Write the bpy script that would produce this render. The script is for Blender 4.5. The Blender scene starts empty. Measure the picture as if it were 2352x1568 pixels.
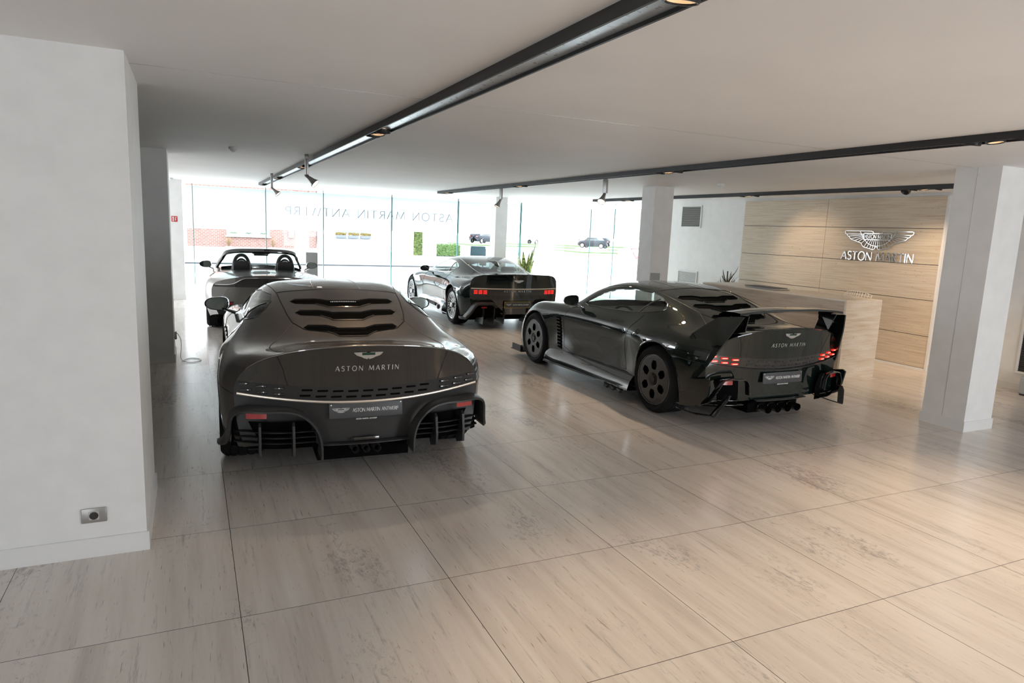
import bpy, bmesh, math, random
import numpy as np
from mathutils import Vector, Matrix
from mathutils.bvhtree import BVHTree
random.seed(7); rng = np.random.RandomState(3)
scene = bpy.context.scene
COL = scene.collection
PI = math.pi
R = math.radians
# ------------------------------------------------------------------ camera
cam_d = bpy.data.cameras.new('camera'); cam = bpy.data.objects.new('camera', cam_d); COL.objects.link(cam)
H = 1.81
yaw, pitch, roll = 0.4426, 0.1619, 0.0414
fwd = Vector((math.sin(yaw)*math.cos(pitch), math.cos(yaw)*math.cos(pitch), -math.sin(pitch)))
rgt = Vector((math.cos(yaw), -math.sin(yaw), 0)); up = rgt.cross(fwd)
rr = rgt*math.cos(roll)+up*math.sin(roll); uu = -rgt*math.sin(roll)+up*math.cos(roll)
M = Matrix((( rr.x, uu.x, -fwd.x, 0), (rr.y, uu.y, -fwd.y, 0), (rr.z, uu.z, -fwd.z, H), (0, 0, 0, 1)))
cam.matrix_world = M
cam_d.sensor_width = 36; cam_d.lens = 1561.5/2352*36; cam_d.clip_start = 0.05; cam_d.clip_end = 400
scene.camera = cam
# ------------------------------------------------------------------ world, light, exposure
vs = scene.view_settings
vs.view_transform = 'Standard'; vs.look = 'None'; vs.gamma = 1; vs.use_curve_mapping = False
vs.exposure = 0.95
w = bpy.data.worlds.new('sky'); scene.world = w; w.use_nodes = True
wn = w.node_tree
bg = wn.nodes['Background']; bg.inputs['Color'].default_value = (0.88, 0.94, 1.0, 1); bg.inputs['Strength'].default_value = 6.4
scene.cycles.use_denoising = True
scene.cycles.max_bounces = 9; scene.cycles.diffuse_bounces = 5; scene.cycles.glossy_bounces = 4
scene.cycles.transparent_max_bounces = 12; scene.cycles.transmission_bounces = 6
scene.cycles.sample_clamp_indirect = 8
scene.cycles.caustics_reflective = False; scene.cycles.caustics_refractive = False

def area_light(name, loc, rot, sx, sy, power, color=(1, 1, 1), portal=False):
    d = bpy.data.lights.new(name, 'AREA'); d.shape = 'RECTANGLE'; d.size = sx; d.size_y = sy; d.energy = power; d.color = color
    o = bpy.data.objects.new(name, d); o.location = loc; o.rotation_euler = rot; COL.objects.link(o)
    if portal: d.cycles.is_portal = True
    return o
# sky portals in the window openings of the showroom
area_light('portal_front', (5.1, 18.0, 1.35), (R(-90), 0, 0), 10.6, 2.4, 1, portal=True)
area_light('portal_left', (-4.97, 15.3, 1.35), (0, R(-90), 0), 2.4, 2.6, 1, portal=True)
area_light('portal_side', (10.25, 15.5, 1.35), (0, R(90), 0), 2.4, 5, 1, portal=True)
area_light('portal_rear', (-3.2, -3.45, 1.3), (R(90), 0, 0), .8, 2.6, 1, portal=True)
area_light('portal_rear', (5.6, -3.45, 1.3), (R(90), 0, 0), 2.0, 2.6, 1, portal=True)

def spot_light(name, loc, target, power, angle=60, blend=.6, color=(1.0, .72, .44), r=.05):
    d = bpy.data.lights.new(name, 'SPOT'); d.energy = power; d.spot_size = R(angle); d.spot_blend = blend; d.color = color; d.shadow_soft_size = r
    o = bpy.data.objects.new(name, d); o.location = loc
    o.rotation_euler = (Vector(target)-Vector(loc)).to_track_quat('-Z', 'Y').to_euler(); COL.objects.link(o)
    return o

# ------------------------------------------------------------------ materials
def mat(name, col, rough=.5, metal=0, spec=.5, coat=0, coat_r=.03, emis=None, es=0, trans=0, ior=1.45, alpha=1):
    m = bpy.data.materials.new(name); m.use_nodes = True
    b = m.node_tree.nodes['Principled BSDF']
    b.inputs['Base Color'].default_value = (*col, 1); b.inputs['Roughness'].default_value = rough
    b.inputs['Metallic'].default_value = metal; b.inputs['Specular IOR Level'].default_value = spec
    b.inputs['Coat Weight'].default_value = coat; b.inputs['Coat IOR'].default_value = 1.65; b.inputs['Coat Roughness'].default_value = coat_r
    b.inputs['Transmission Weight'].default_value = trans; b.inputs['IOR'].default_value = ior
    if emis: b.inputs['Emission Color'].default_value = (*emis, 1); b.inputs['Emission Strength'].default_value = es
    # faint procedural variation so no surface is perfectly even
    nt = m.node_tree
    n = nt.nodes.new('ShaderNodeTexNoise'); n.inputs['Scale'].default_value = 35; n.inputs['Detail'].default_value = 3
    tc = nt.nodes.new('ShaderNodeTexCoord'); nt.links.new(tc.outputs['Object'], n.inputs['Vector'])
    mr = nt.nodes.new('ShaderNodeMapRange'); mr.inputs['To Min'].default_value = max(0, rough*.92); mr.inputs['To Max'].default_value = min(1, rough*1.08)
    nt.links.new(n.outputs['Fac'], mr.inputs['Value']); nt.links.new(mr.outputs['Result'], b.inputs['Roughness'])
    return m

def thin_glass(name, tint=(1, 1, 1), refl=.6, rough=0.0):
    m = bpy.data.materials.new(name); m.use_nodes = True; nt = m.node_tree; nt.nodes.remove(nt.nodes['Principled BSDF'])
    out = nt.nodes['Material Output']
    tr = nt.nodes.new('ShaderNodeBsdfTransparent'); tr.inputs['Color'].default_value = (*tint, 1)
    gl = nt.nodes.new('ShaderNodeBsdfGlossy'); gl.inputs['Roughness'].default_value = rough
    fr = nt.nodes.new('ShaderNodeFresnel'); fr.inputs['IOR'].default_value = 1.5
    geo = nt.nodes.new('ShaderNodeNewGeometry'); io = nt.nodes.new('ShaderNodeMapRange'); io.inputs['To Min'].default_value = 1.5; io.inputs['To Max'].default_value = 1/1.5
    nt.links.new(geo.outputs['Backfacing'], io.inputs['Value']); nt.links.new(io.outputs[0], fr.inputs['IOR'])
    mx = nt.nodes.new('ShaderNodeMixShader')
    mu = nt.nodes.new('ShaderNodeMath'); mu.operation = 'MULTIPLY'; mu.inputs[1].default_value = refl
    nt.links.new(fr.outputs[0], mu.inputs[0]); nt.links.new(mu.outputs[0], mx.inputs[0])
    nt.links.new(tr.outputs[0], mx.inputs[1]); nt.links.new(gl.outputs[0], mx.inputs[2]); nt.links.new(mx.outputs[0], out.inputs[0])
    return m

def ramp(nt, stops):
    r = nt.nodes.new('ShaderNodeValToRGB')
    while len(r.color_ramp.elements) < len(stops): r.color_ramp.elements.new(.5)
    for e, (p, c) in zip(r.color_ramp.elements, stops): e.position = p; e.color = (*c, 1)
    return r

def stone(name, scale, base, dark, light, rough=.25, joints=None, coat=0, grey=0.0, gcol=(.23, .225, .22), pit=(.3, .22, .15)):
    """banded travertine; scale stretches the bands in object space"""
    m = bpy.data.materials.new(name); m.use_nodes = True; nt = m.node_tree; b = nt.nodes['Principled BSDF']; L = nt.links.new
    tc = nt.nodes.new('ShaderNodeTexCoord'); mp = nt.nodes.new('ShaderNodeMapping'); mp.inputs['Scale'].default_value = scale
    L(tc.outputs['Object'], mp.inputs['Vector'])
    vec = mp.outputs['Vector']
    if joints:      # every slab gets its own piece of stone
        j = nt.nodes.new('ShaderNodeMapping'); j.inputs['Location'].default_value = joints[0]
        if joints[3]: j.inputs['Rotation'].default_value = joints[3]
        L(tc.outputs['Object'], j.inputs['Vector'])
        br = nt.nodes.new('ShaderNodeTexBrick'); br.offset = 0; br.squash = 1
        br.inputs['Scale'].default_value = 1; br.inputs['Brick Width'].default_value = joints[1]; br.inputs['Row Height'].default_value = joints[2]
        br.inputs['Mortar Size'].default_value = joints[4]; br.inputs['Mortar Smooth'].default_value = .1
        br.inputs['Color1'].default_value = (0, 0, 0, 1); br.inputs['Color2'].default_value = (1, 1, 1, 1); br.inputs['Mortar'].default_value = (.5, .5, .5, 1)
        # wobble the joint a little
        L(j.outputs['Vector'], br.inputs['Vector'])
        av = nt.nodes.new('ShaderNodeVectorMath'); av.operation = 'SCALE'; av.inputs['Scale'].default_value = 17.0
        L(br.outputs['Color'], av.inputs[0])
        ad = nt.nodes.new('ShaderNodeVectorMath'); ad.operation = 'ADD'; L(vec, ad.inputs[0]); L(av.outputs[0], ad.inputs[1]); vec = ad.outputs[0]
    n1 = nt.nodes.new('ShaderNodeTexNoise'); n1.inputs['Scale'].default_value = 1.0; n1.inputs['Detail'].default_value = 8; n1.inputs['Roughness'].default_value = .62; n1.inputs['Distortion'].default_value = .25
    L(vec, n1.inputs['Vector'])
    r1 = ramp(nt, [(.28, dark), (.45, base), (.60, light), (.78, base)]); L(n1.outputs['Fac'], r1.inputs['Fac'])
    n2 = nt.nodes.new('ShaderNodeTexNoise'); n2.inputs['Scale'].default_value = 3.2; n2.inputs['Detail'].default_value = 9; n2.inputs['Roughness'].default_value = .75
    L(vec, n2.inputs['Vector'])
    r2 = ramp(nt, [(.57, (0, 0, 0)), (.68, (1, 1, 1))]); L(n2.outputs['Fac'], r2.inputs['Fac'])
    mg = nt.nodes.new('ShaderNodeMixRGB'); mg.inputs['Color2'].default_value = (*gcol, 1)
    mm = nt.nodes.new('ShaderNodeMath'); mm.operation = 'MULTIPLY'; mm.inputs[1].default_value = grey; L(r2.outputs[0], mm.inputs[0])
    L(mm.outputs[0], mg.inputs['Fac']); L(r1.outputs[0], mg.inputs['Color1'])
    n3 = nt.nodes.new('ShaderNodeTexNoise'); n3.inputs['Scale'].default_value = 14; n3.inputs['Detail'].default_value = 4
    if joints: L(vec, n3.inputs['Vector'])
    else:
        m3 = nt.nodes.new('ShaderNodeMapping'); m3.inputs['Scale'].default_value = (1.5, 1.0, 3.2); L(tc.outputs['Object'], m3.inputs[0]); L(m3.outputs[0], n3.inputs['Vector'])
    r3 = ramp(nt, [(.66, (0, 0, 0)), (.72, (.75, .75, .75))]); L(n3.outputs['Fac'], r3.inputs['Fac'])
    mp2 = nt.nodes.new('ShaderNodeMixRGB'); mp2.inputs['Color2'].default_value = (*pit, 1); L(r3.outputs[0], mp2.inputs['Fac']); L(mg.outputs[0], mp2.inputs['Color1'])
    outc = mp2.outputs[0]
    if joints:      # blotches of open grey stone
        m5 = nt.nodes.new('ShaderNodeMapping'); m5.inputs['Scale'].default_value = (1.5, .7, 1); L(tc.outputs['Object'], m5.inputs[0])
        n5 = nt.nodes.new('ShaderNodeTexNoise'); n5.inputs['Scale'].default_value = 1.3; n5.inputs['Detail'].default_value = 2; L(m5.outputs[0], n5.inputs['Vector'])
        m6 = nt.nodes.new('ShaderNodeMapping'); m6.inputs['Scale'].default_value = (34, 16, 1); L(tc.outputs['Object'], m6.inputs[0])
        n6 = nt.nodes.new('ShaderNodeTexNoise'); n6.inputs['Scale'].default_value = 1; n6.inputs['Detail'].default_value = 6; n6.inputs['Roughness'].default_value = .8; n6.inputs['Distortion'].default_value = .6; L(m6.outputs[0], n6.inputs['Vector'])
        mu5 = nt.nodes.new('ShaderNodeMath'); mu5.operation = 'MULTIPLY'; L(n5.outputs['Fac'], mu5.inputs[0]); L(n6.outputs['Fac'], mu5.inputs[1])
        r5 = ramp(nt, [(.315, (0, 0, 0)), (.40, (.55, .55, .55))]); L(mu5.outputs[0], r5.inputs['Fac'])
        x5 = nt.nodes.new('ShaderNodeMixRGB'); x5.inputs['Color2'].default_value = (.26, .245, .24, 1); L(r5.outputs[0], x5.inputs['Fac']); L(outc, x5.inputs['Color1']); outc = x5.outputs[0]
    if joints:
        mj = nt.nodes.new('ShaderNodeMixRGB'); mj.inputs['Color2'].default_value = (.07, .055, .045, 1)
        L(br.outputs['Fac'], mj.inputs['Fac']); L(outc, mj.inputs['Color1']); outc = mj.outputs[0]
    L(outc, b.inputs['Base Color'])
    b.inputs['Specular IOR Level'].default_value = .8 if joints else .5
    mr = nt.nodes.new('ShaderNodeMapRange'); mr.inputs['To Min'].default_value = rough*.8; mr.inputs['To Max'].default_value = rough*1.3
    L(n2.outputs['Fac'], mr.inputs['Value']); L(mr.outputs[0], b.inputs['Roughness'])
    bp = nt.nodes.new('ShaderNodeBump'); bp.inputs['Strength'].default_value = .06; bp.inputs['Distance'].default_value = .002
    L(n3.outputs['Fac'], bp.inputs['Height']); L(bp.outputs[0], b.inputs['Normal'])
    return m

def paint(name, base, flake, metal=.6, rough=.38, spec=.5):
    m = mat(name, base, rough=rough, metal=metal, coat=1, coat_r=.02, spec=spec)
    nt = m.node_tree; b = nt.nodes['Principled BSDF']; b.inputs['Coat IOR'].default_value = 1.7
    tc = nt.nodes.new('ShaderNodeTexCoord'); v = nt.nodes.new('ShaderNodeTexVoronoi'); v.inputs['Scale'].default_value = 900
    nt.links.new(tc.outputs['Object'], v.inputs['Vector'])
    r = ramp(nt, [(0, flake), (.6, base)]); nt.links.new(v.outputs['Distance'], r.inputs['Fac']); nt.links.new(r.outputs[0], b.inputs['Base Color'])
    return m

def brick_mat(name, c1, c2, mortar):
    m = mat(name, c1, .85); nt = m.node_tree; b = nt.nodes['Principled BSDF']
    tc = nt.nodes.new('ShaderNodeTexCoord'); mp = nt.nodes.new('ShaderNodeMapping'); mp.inputs['Rotation'].default_value = (R(90), 0, 0)
    br = nt.nodes.new('ShaderNodeTexBrick'); br.inputs['Scale'].default_value = 1; br.inputs['Brick Width'].default_value = .22; br.inputs['Row Height'].default_value = .085
    br.inputs['Mortar Size'].default_value = .012; br.inputs['Color1'].default_value = (*c1, 1); br.inputs['Color2'].default_value = (*c2, 1); br.inputs['Mortar'].default_value = (*mortar, 1)
    nt.links.new(tc.outputs['Object'], mp.inputs[0]); nt.links.new(mp.outputs[0], br.inputs['Vector']); nt.links.new(br.outputs['Color'], b.inputs['Base Color'])
    return m

def noisy(name, a, b_, scale, rough=.9, detail=6):
    m = mat(name, a, rough); nt = m.node_tree; b = nt.nodes['Principled BSDF']
    tc = nt.nodes.new('ShaderNodeTexCoord'); n = nt.nodes.new('ShaderNodeTexNoise'); n.inputs['Scale'].default_value = scale; n.inputs['Detail'].default_value = detail
    r = ramp(nt, [(.35, a), (.65, b_)]); nt.links.new(tc.outputs['Object'], n.inputs['Vector']); nt.links.new(n.outputs['Fac'], r.inputs['Fac']); nt.links.new(r.outputs[0], b.inputs['Base Color'])
    return m

MT = {}
MT['white'] = noisy('white_wall_paint', (.80, .80, .79), (.84, .84, .83), 6, .6)
MT['ceil'] = noisy('ceiling_paint', (.87, .855, .845), (.90, .885, .875), 1.2, .65)
MT['trim'] = mat('white_trim', (.8, .8, .79), .4)
MT['floor'] = stone('travertine_floor', (9, .55, 1), (.64, .585, .53), (.53, .48, .43), (.70, .65, .595), rough=.20,
                    joints=((1.0-.138+.0, 1.0-.13+.0, 0), 1.0150, .9965, None, .0018), grey=.6)
MT['stone_wall'] = stone('travertine_wall', (1, 1.5, 55), (.62, .52, .40), (.52, .40, .27), (.70, .62, .50), rough=.5, grey=0.0, pit=(.34, .23, .14))
MT['desk_shaded'] = stone('travertine_desk_shaded', (1.6, 1.6, 26), (.44, .35, .265), (.33, .25, .18), (.50, .42, .33), rough=.3)  # desk stone coloured darker for the sides in shade
MT['desk_lit'] = stone('travertine_desk_lit', (1.6, 1.6, 20), (.72, .62, .50), (.60, .48, .36), (.80, .73, .64), rough=.3)  # same desk stone coloured lighter for the lit end and top
MT['black'] = mat('black_plastic', (.012, .012, .013), .45)
MT['void'] = mat('recess_shade_black', (.004, .004, .004), .9, spec=.05)  # near-black colour stands in for the shade inside openings
MT['gloss'] = mat('gloss_black', (.008, .008, .009), .12, coat=1)
MT['trimk'] = mat('dark_grey_composite', (.035, .034, .033), .42)
MT['beam'] = mat('anthracite_powdercoat', (.03, .031, .034), .5)
MT['beam_in'] = mat('satin_channel', (.50, .54, .58), .28, metal=.45)
MT['grey'] = mat('grey_lacquer', (.36, .36, .35), .5)
MT['spot'] = mat('silver_spotlight', (.42, .41, .40), .38, metal=.7)
MT['rubber'] = mat('tyre_rubber', (.011, .011, .011), .8, spec=.25)
MT['rimk'] = mat('satin_dark_alloy', (.085, .082, .08), .45, metal=.6)
MT['rimd'] = mat('dark_spoke', (.015, .015, .016), .35, metal=.5)
MT['rims'] = mat('polished_alloy', (.62, .63, .64), .25, metal=1)
MT['chrome'] = mat('chrome', (.82, .82, .82), .07, metal=1)
MT['silver'] = mat('satin_silver', (.72, .72, .70), .3, metal=.85)
MT['strip'] = mat('brushed_light_strip', (.80, .70, .60), .3, metal=.8)
MT['plate'] = mat('grey_number_plate', (.075, .076, .08), .45)
MT['letter'] = mat('white_lettering', (.75, .75, .74), .5)
MT['green'] = mat('badge_green', (.02, .06, .04), .3)
MT['redoff'] = mat('red_reflector', (.45, .012, .015), .25, coat=1)
MT['redon'] = mat('lit_tail_light', (.5, .0, .0), .3, emis=(1, .03, .02), es=.6)
MT['redglow'] = mat('tail_light_core', (1, .3, .2), .3, emis=(1, .35, .25), es=1.8)
MT['lens'] = mat('smoked_lens', (.02, .018, .018), .15, coat=1)
MT['led'] = mat('led_row', (.75, .75, .75), .4)
MT['carglass'] = thin_glass('car_glass', (.80, .88, .85), 1.0)
MT['darkglass'] = thin_glass('dark_car_glass', (.30, .36, .37), 1.3)
MT['winglass'] = thin_glass('window_glass', (.90, .97, .96), .8)
MT['glassedge'] = mat('glass_edge', (.005, .10, .10), .3)
MT['mirror'] = mat('mirror_glass', (.16, .19, .19), .02, metal=1)
MT['leather'] = mat('dark_leather', (.02, .02, .02), .5)
MT['tan'] = mat('grey_leather', (.10, .10, .10), .5)
MT['carbon'] = mat('gloss_carbon', (.016, .0145, .0125), .25, coat=1, coat_r=.03)
MT['p1'] = paint('bronze_grey_paint', (.12, .106, .095), (.22, .195, .175), .8, .36)
MT['p2'] = paint('black_green_paint', (.004, .0075, .007), (.008, .022, .015), .12, .40, 0)
MT['p3'] = paint('deep_green_paint', (.007, .012, .0115), (.012, .020, .018), .12, .32, 0)
MT['p4'] = paint('grey_roadster_paint', (.16, .155, .15), (.26, .25, .245), .85, .26)
MT['carbonside'] = mat('grey_side_carbon', (.10, .11, .115), .3, metal=.5, coat=1)
def film_mat():
    m = bpy.data.materials.new('white_window_film'); m.use_nodes = True; nt = m.node_tree; nt.nodes.remove(nt.nodes['Principled BSDF'])
    t = nt.nodes.new('ShaderNodeBsdfTranslucent'); t.inputs['Color'].default_value = (.57, .585, .59, 1)
    d = nt.nodes.new('ShaderNodeBsdfDiffuse'); d.inputs['Color'].default_value = (.8, .8, .8, 1)
    x = nt.nodes.new('ShaderNodeMixShader'); x.inputs[0].default_value = .25
    nt.links.new(t.outputs[0], x.inputs[1]); nt.links.new(d.outputs[0], x.inputs[2]); nt.links.new(x.outputs[0], nt.nodes['Material Output'].inputs[0])
    return m
MT['film'] = film_mat()
MT['lampon'] = mat('lamp_face', (1, .9, .75), .4, emis=(1, .78, .55), es=5)
MT['lampring'] = mat('lamp_reflector', (.8, .6, .42), .25, metal=.8, emis=(1, .6, .3), es=.35)

# ------------------------------------------------------------------ mesh helpers
class MB:
    def __init__(s): s.v = []; s.f = []; s.sm = []
    def add(s, vs_, fs, smooth=True):
        k = len(s.v); s.v += [tuple(map(float, p)) for p in vs_]; s.f += [tuple(i+k for i in f) for f in fs]; s.sm += [smooth]*len(fs); return s
    def box(s, a, b, mtx=None):
        x0, y0, z0 = a; x1, y1, z1 = b
        p = [(x0, y0, z0), (x1, y0, z0), (x1, y1, z0), (x0, y1, z0), (x0, y0, z1), (x1, y0, z1), (x1, y1, z1), (x0, y1, z1)]
        if mtx is not None: p = [tuple(mtx @ Vector(q)) for q in p]
        return s.add(p, [(0, 3, 2, 1), (4, 5, 6, 7), (0, 1, 5, 4), (1, 2, 6, 5), (2, 3, 7, 6), (3, 0, 4, 7)], False)
    def rbox(s, a, b, r=.01, seg=3, mtx=None):
        bm = bmesh.new(); bmesh.ops.create_cube(bm, size=1)
        for v in bm.verts: v.co = Vector([a[i]+(v.co[i]+.5)*(b[i]-a[i]) for i in range(3)])
        bmesh.ops.bevel(bm, geom=list(bm.edges), offset=r, segments=seg, affect='EDGES', profile=.5)
        bm.verts.index_update()
        p = [v.co.copy() for v in bm.verts]
        if mtx is not None: p = [mtx @ q for q in p]
        s.add(p, [tuple(v.index for v in f.verts) for f in bm.faces], True); bm.free(); return s
    def grid(s, P, closeu=False, closev=False, smooth=True):
        P = np.asarray(P); n, m = P.shape[:2]; fs = []
        for i in range(n if closeu else n-1):
            for j in range(m if closev else m-1):
                a = i*m+j; b = i*m+(j+1) % m; c = ((i+1) % n)*m+(j+1) % m; d = ((i+1) % n)*m+j
                fs.append((a, b, c, d))
        return s.add(P.reshape(-1, 3), fs, smooth)
    def tube(s, pts, r, n=8, closed=False, caps=True, flat=None):
        pts = [Vector(p) for p in pts]; m = len(pts); rings = []
        rs = r if hasattr(r, '__len__') else [r]*m
        prev = None
        for i, p in enumerate(pts):
            if closed: t = pts[(i+1) % m]-pts[i-1]
            else: t = pts[min(i+1, m-1)]-pts[max(i-1, 0)]
            if t.length < 1e-9: t = Vector((0, 0, 1))
            t.normalize()
            if prev is None:
                a = Vector((0, 0, 1)) if abs(t.z) < .9 else Vector((1, 0, 0)); nrm = (a-t*a.dot(t)).normalized()
            else:
                nrm = prev-t*prev.dot(t)
                nrm = nrm.normalized() if nrm.length > 1e-6 else prev
            prev = nrm; bn = t.cross(nrm)
            if flat: rings.append([p+nrm*(math.cos(2*PI*(k+.5)/n)*rs[i]*flat[0])+bn*(math.sin(2*PI*(k+.5)/n)*rs[i]*flat[1]) for k in range(n)])
            else: rings.append([p+nrm*(math.cos(2*PI*k/n)*rs[i])+bn*(math.sin(2*PI*k/n)*rs[i]) for k in range(n)])
        k0 = len(s.v)
        s.grid(np.array([[tuple(q) for q in rg] for rg in rings]), closeu=closed, closev=True, smooth=n > 4)
        if caps and not closed:
            s.f.append(tuple(k0+k for k in range(n))[::-1]); s.f.append(tuple(k0+(m-1)*n+k for k in range(n))); s.sm += [False, False]
        return s
    def lathe(s, prof, n=32, mtx=None, caps=False):
        P = []
        for k in range(n):
            a = 2*PI*k/n
            P.append([(r*math.cos(a), r*math.sin(a), z) for r, z in prof])
        P = np.array(P)
        if mtx is not None:
            P = np.array([[tuple(mtx @ Vector(q)) for q in row] for row in P])
        return s.grid(P, closeu=True)
    def prism(s, poly, depth, mtx):
        """2D polygon (convex or ngon) extruded by depth along local z, mapped by mtx"""
        n = len(poly); p = [tuple(mtx @ Vector((x, y, 0))) for x, y in poly]+[tuple(mtx @ Vector((x, y, depth))) for x, y in poly]
        fs = [tuple(range(n))[::-1], tuple(range(n, 2*n))]+[(i, (i+1) % n, n+(i+1) % n, n+i) for i in range(n)]
        return s.add(p, fs, False)
    def xform(s, m):
        s.v = [tuple(m @ Vector(p)) for p in s.v]; return s
    def obj(s, name, material, parent=None, loc=None, rot=None, sharp=35, recalc=False):
        me = bpy.data.meshes.new(name); me.from_pydata(s.v, [], s.f); me.update()
        if recalc:
            bm = bmesh.new(); bm.from_mesh(me); bmesh.ops.recalc_face_normals(bm, faces=bm.faces); bm.to_mesh(me); bm.free()
        me.polygons.foreach_set('use_smooth', s.sm)
        if sharp: me.set_sharp_from_angle(angle=R(sharp))
        me.materials.append(material)
        o = bpy.data.objects.new(name, me); COL.objects.link(o)
        if parent: o.parent = parent
        if loc is not None: o.location = loc
        if rot is not None: o.rotation_euler = rot
        return o

def thing(name, label, cat, loc=(0, 0, 0), rz=0, group=None):
    o = bpy.data.objects.new(name, None); COL.objects.link(o); o.empty_display_size = .2
    o.location = loc; o.rotation_euler = (0, 0, rz)
    o['label'] = label; o['category'] = cat
    if group: o['group'] = group
    return o
def tag(o, label, cat, group=None, kind=None):
    o['label'] = label; o['category'] = cat
    if group: o['group'] = group
    if kind: o['kind'] = kind
    return o
def struct(o, label=None, cat=None):
    o['kind'] = 'structure'
    if label: o['label'] = label
    if cat: o['category'] = cat
    return o
def dup(o, parent=None):
    c = o.copy(); COL.objects.link(c); c.parent = parent
    for ch in list(o.children): dup(ch, c)
    return c

def spl(xs, ys, q):
    """natural cubic spline, ys (n,k)"""
    xs = np.asarray(xs, float); ys = np.asarray(ys, float); n = len(xs); h = np.diff(xs)
    A = np.zeros((n, n)); B = np.zeros((n,)+ys.shape[1:]); A[0, 0] = A[-1, -1] = 1
    for i in range(1, n-1):
        A[i, i-1] = h[i-1]; A[i, i] = 2*(h[i-1]+h[i]); A[i, i+1] = h[i]
        B[i] = 6*((ys[i+1]-ys[i])/h[i]-(ys[i]-ys[i-1])/h[i-1])
    Mm = np.linalg.solve(A, B.reshape(n, -1)).reshape(B.shape)
    q = np.asarray(q, float); i = np.clip(np.searchsorted(xs, q)-1, 0, n-2)
    sh = (slice(None),)+(None,)*(ys.ndim-1)
    a = ((xs[i+1]-q)/h[i])[sh]; b = ((q-xs[i])/h[i])[sh]; hh = h[i][sh]
    return a*ys[i]+b*ys[i+1]+((a**3-a)*Mm[i]+(b**3-b)*Mm[i+1])*hh**2/6

def curve(pts, n):
    pts = np.asarray(pts, float); d = np.r_[0, np.cumsum(np.linalg.norm(np.diff(pts, axis=0), axis=1))]
    return spl(d, pts, np.linspace(0, d[-1], n))

# lettering drawn as strokes in the humanist capitals of the signs
def arc(cx, cy, rx, ry, a0, a1, n=14): return [(cx+rx*math.cos(R(a0+(a1-a0)*i/n)), cy+ry*math.sin(R(a0+(a1-a0)*i/n))) for i in range(n+1)]
GL = {
 'A': (.72, [('t', [(0, 0), (.36, 1)]), ('k', [(.36, 1), (.72, 0)]), ('t', [(.14, .36), (.58, .36)])]),
 'S': (.50, [('m', arc(.26, .75, .22, .23, 30, 240)+arc(.24, .27, .24, .26, 70, -150))]),
 'T': (.62, [('t', [(0, .97), (.62, .97)]), ('k', [(.31, 1), (.31, 0)])]),
 'O': (.86, [('m', arc(.43, .5, .40, .5, 0, 360, 28))]),
 'N': (.74, [('t', [(.04, 0), (.04, 1)]), ('k', [(.04, 1), (.70, 0)]), ('t', [(.70, 0), (.70, 1)])]),
 'M': (.92, [('t', [(0, 0), (.12, 1)]), ('k', [(.12, 1), (.46, .12)]), ('t', [(.46, .12), (.80, 1)]), ('k', [(.80, 1), (.92, 0)])]),
 'R': (.58, [('k', [(.05, 0), (.05, 1)]), ('m', [(.05, .97), (.25, .97)]+arc(.25, .74, .23, .23, 90, -90)+[(.05, .51)]), ('k', [(.25, .51), (.58, 0)])]),
 'I': (.12, [('k', [(.06, 0), (.06, 1)])]),
 'W': (1.04, [('k', [(0, 1), (.26, 0)]), ('t', [(.26, 0), (.52, .96)]), ('k', [(.52, .96), (.78, 0)]), ('t', [(.78, 0), (1.04, 1)])]),
 'E': (.46, [('k', [(.05, 0), (.05, 1)]), ('t', [(.05, .97), (.45, .97)]), ('t', [(.05, .52), (.40, .52)]), ('t', [(.05, .03), (.46, .03)])]),
 'P': (.54, [('k', [(.05, 0), (.05, 1)]), ('m', [(.05, .97), (.25, .97)]+arc(.25, .72, .25, .25, 90, -90)+[(.05, .47)])]),
 ' ': (.32, [])}
def lettering(text, height, wk=.12, spacing=.18, depth=.002, f=None, width=None):
    """list of stroke prisms in a local (x, z) plane, centred in x; f maps (x, z, d) to a point"""
    mb = MB(); tot = sum(GL[c][0] for c in text)+spacing*(len(text)-1); sx = height if width is None else width/tot
    x = -tot/2; W = dict(k=wk, t=wk*.55, m=wk*.85)
    for c in text:
        adv, st = GL[c]
        for kd, p in st:
            p = [np.array([(x+a)*sx, b*height]) for a, b in p]; hw = W[kd]*height/2; n = len(p); L_ = []; R_ = []
            cl = np.linalg.norm(p[0]-p[-1]) < 1e-4 and n > 3
            for i in range(n):
                t = (p[(i+1) % (n-1)]-p[(i-1) % (n-1)]) if cl else p[min(i+1, n-1)]-p[max(i-1, 0)]
                t = t/(np.linalg.norm(t)+1e-9); nn = np.array([-t[1], t[0]]); L_.append(p[i]+nn*hw); R_.append(p[i]-nn*hw)
            G = [[f(*L_[i], 0), f(*R_[i], 0), f(*R_[i], depth), f(*L_[i], depth)] for i in range(n)]
            mb.grid(np.array([[tuple(q) for q in g] for g in G]), closev=True, smooth=False)
            if not cl:
                k = len(mb.v)-4*n; mb.f += [(k, k+1, k+2, k+3), (len(mb.v)-1, len(mb.v)-2, len(mb.v)-3, len(mb.v)-4)]; mb.sm += [False]*2
        x += adv+spacing
    return mb
def words(text, height, wk, spacing, depth, f, width, name, material, parent):
    tot = sum(GL[c][0] for c in text)+spacing*(len(text)-1); sx = width/tot; x = -tot/2
    for word in text.split(' '):
        wl = sum(GL[c][0] for c in word)+spacing*(len(word)-1); cx = (x+wl/2)*sx
        lettering(word, height, wk, spacing, depth, (lambda c: (lambda a, z, d: f(a+c, z, d)))(cx), width=wl*sx).obj(name, material, parent, sharp=None)
        x += wl+spacing*2+GL[' '][0]
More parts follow.
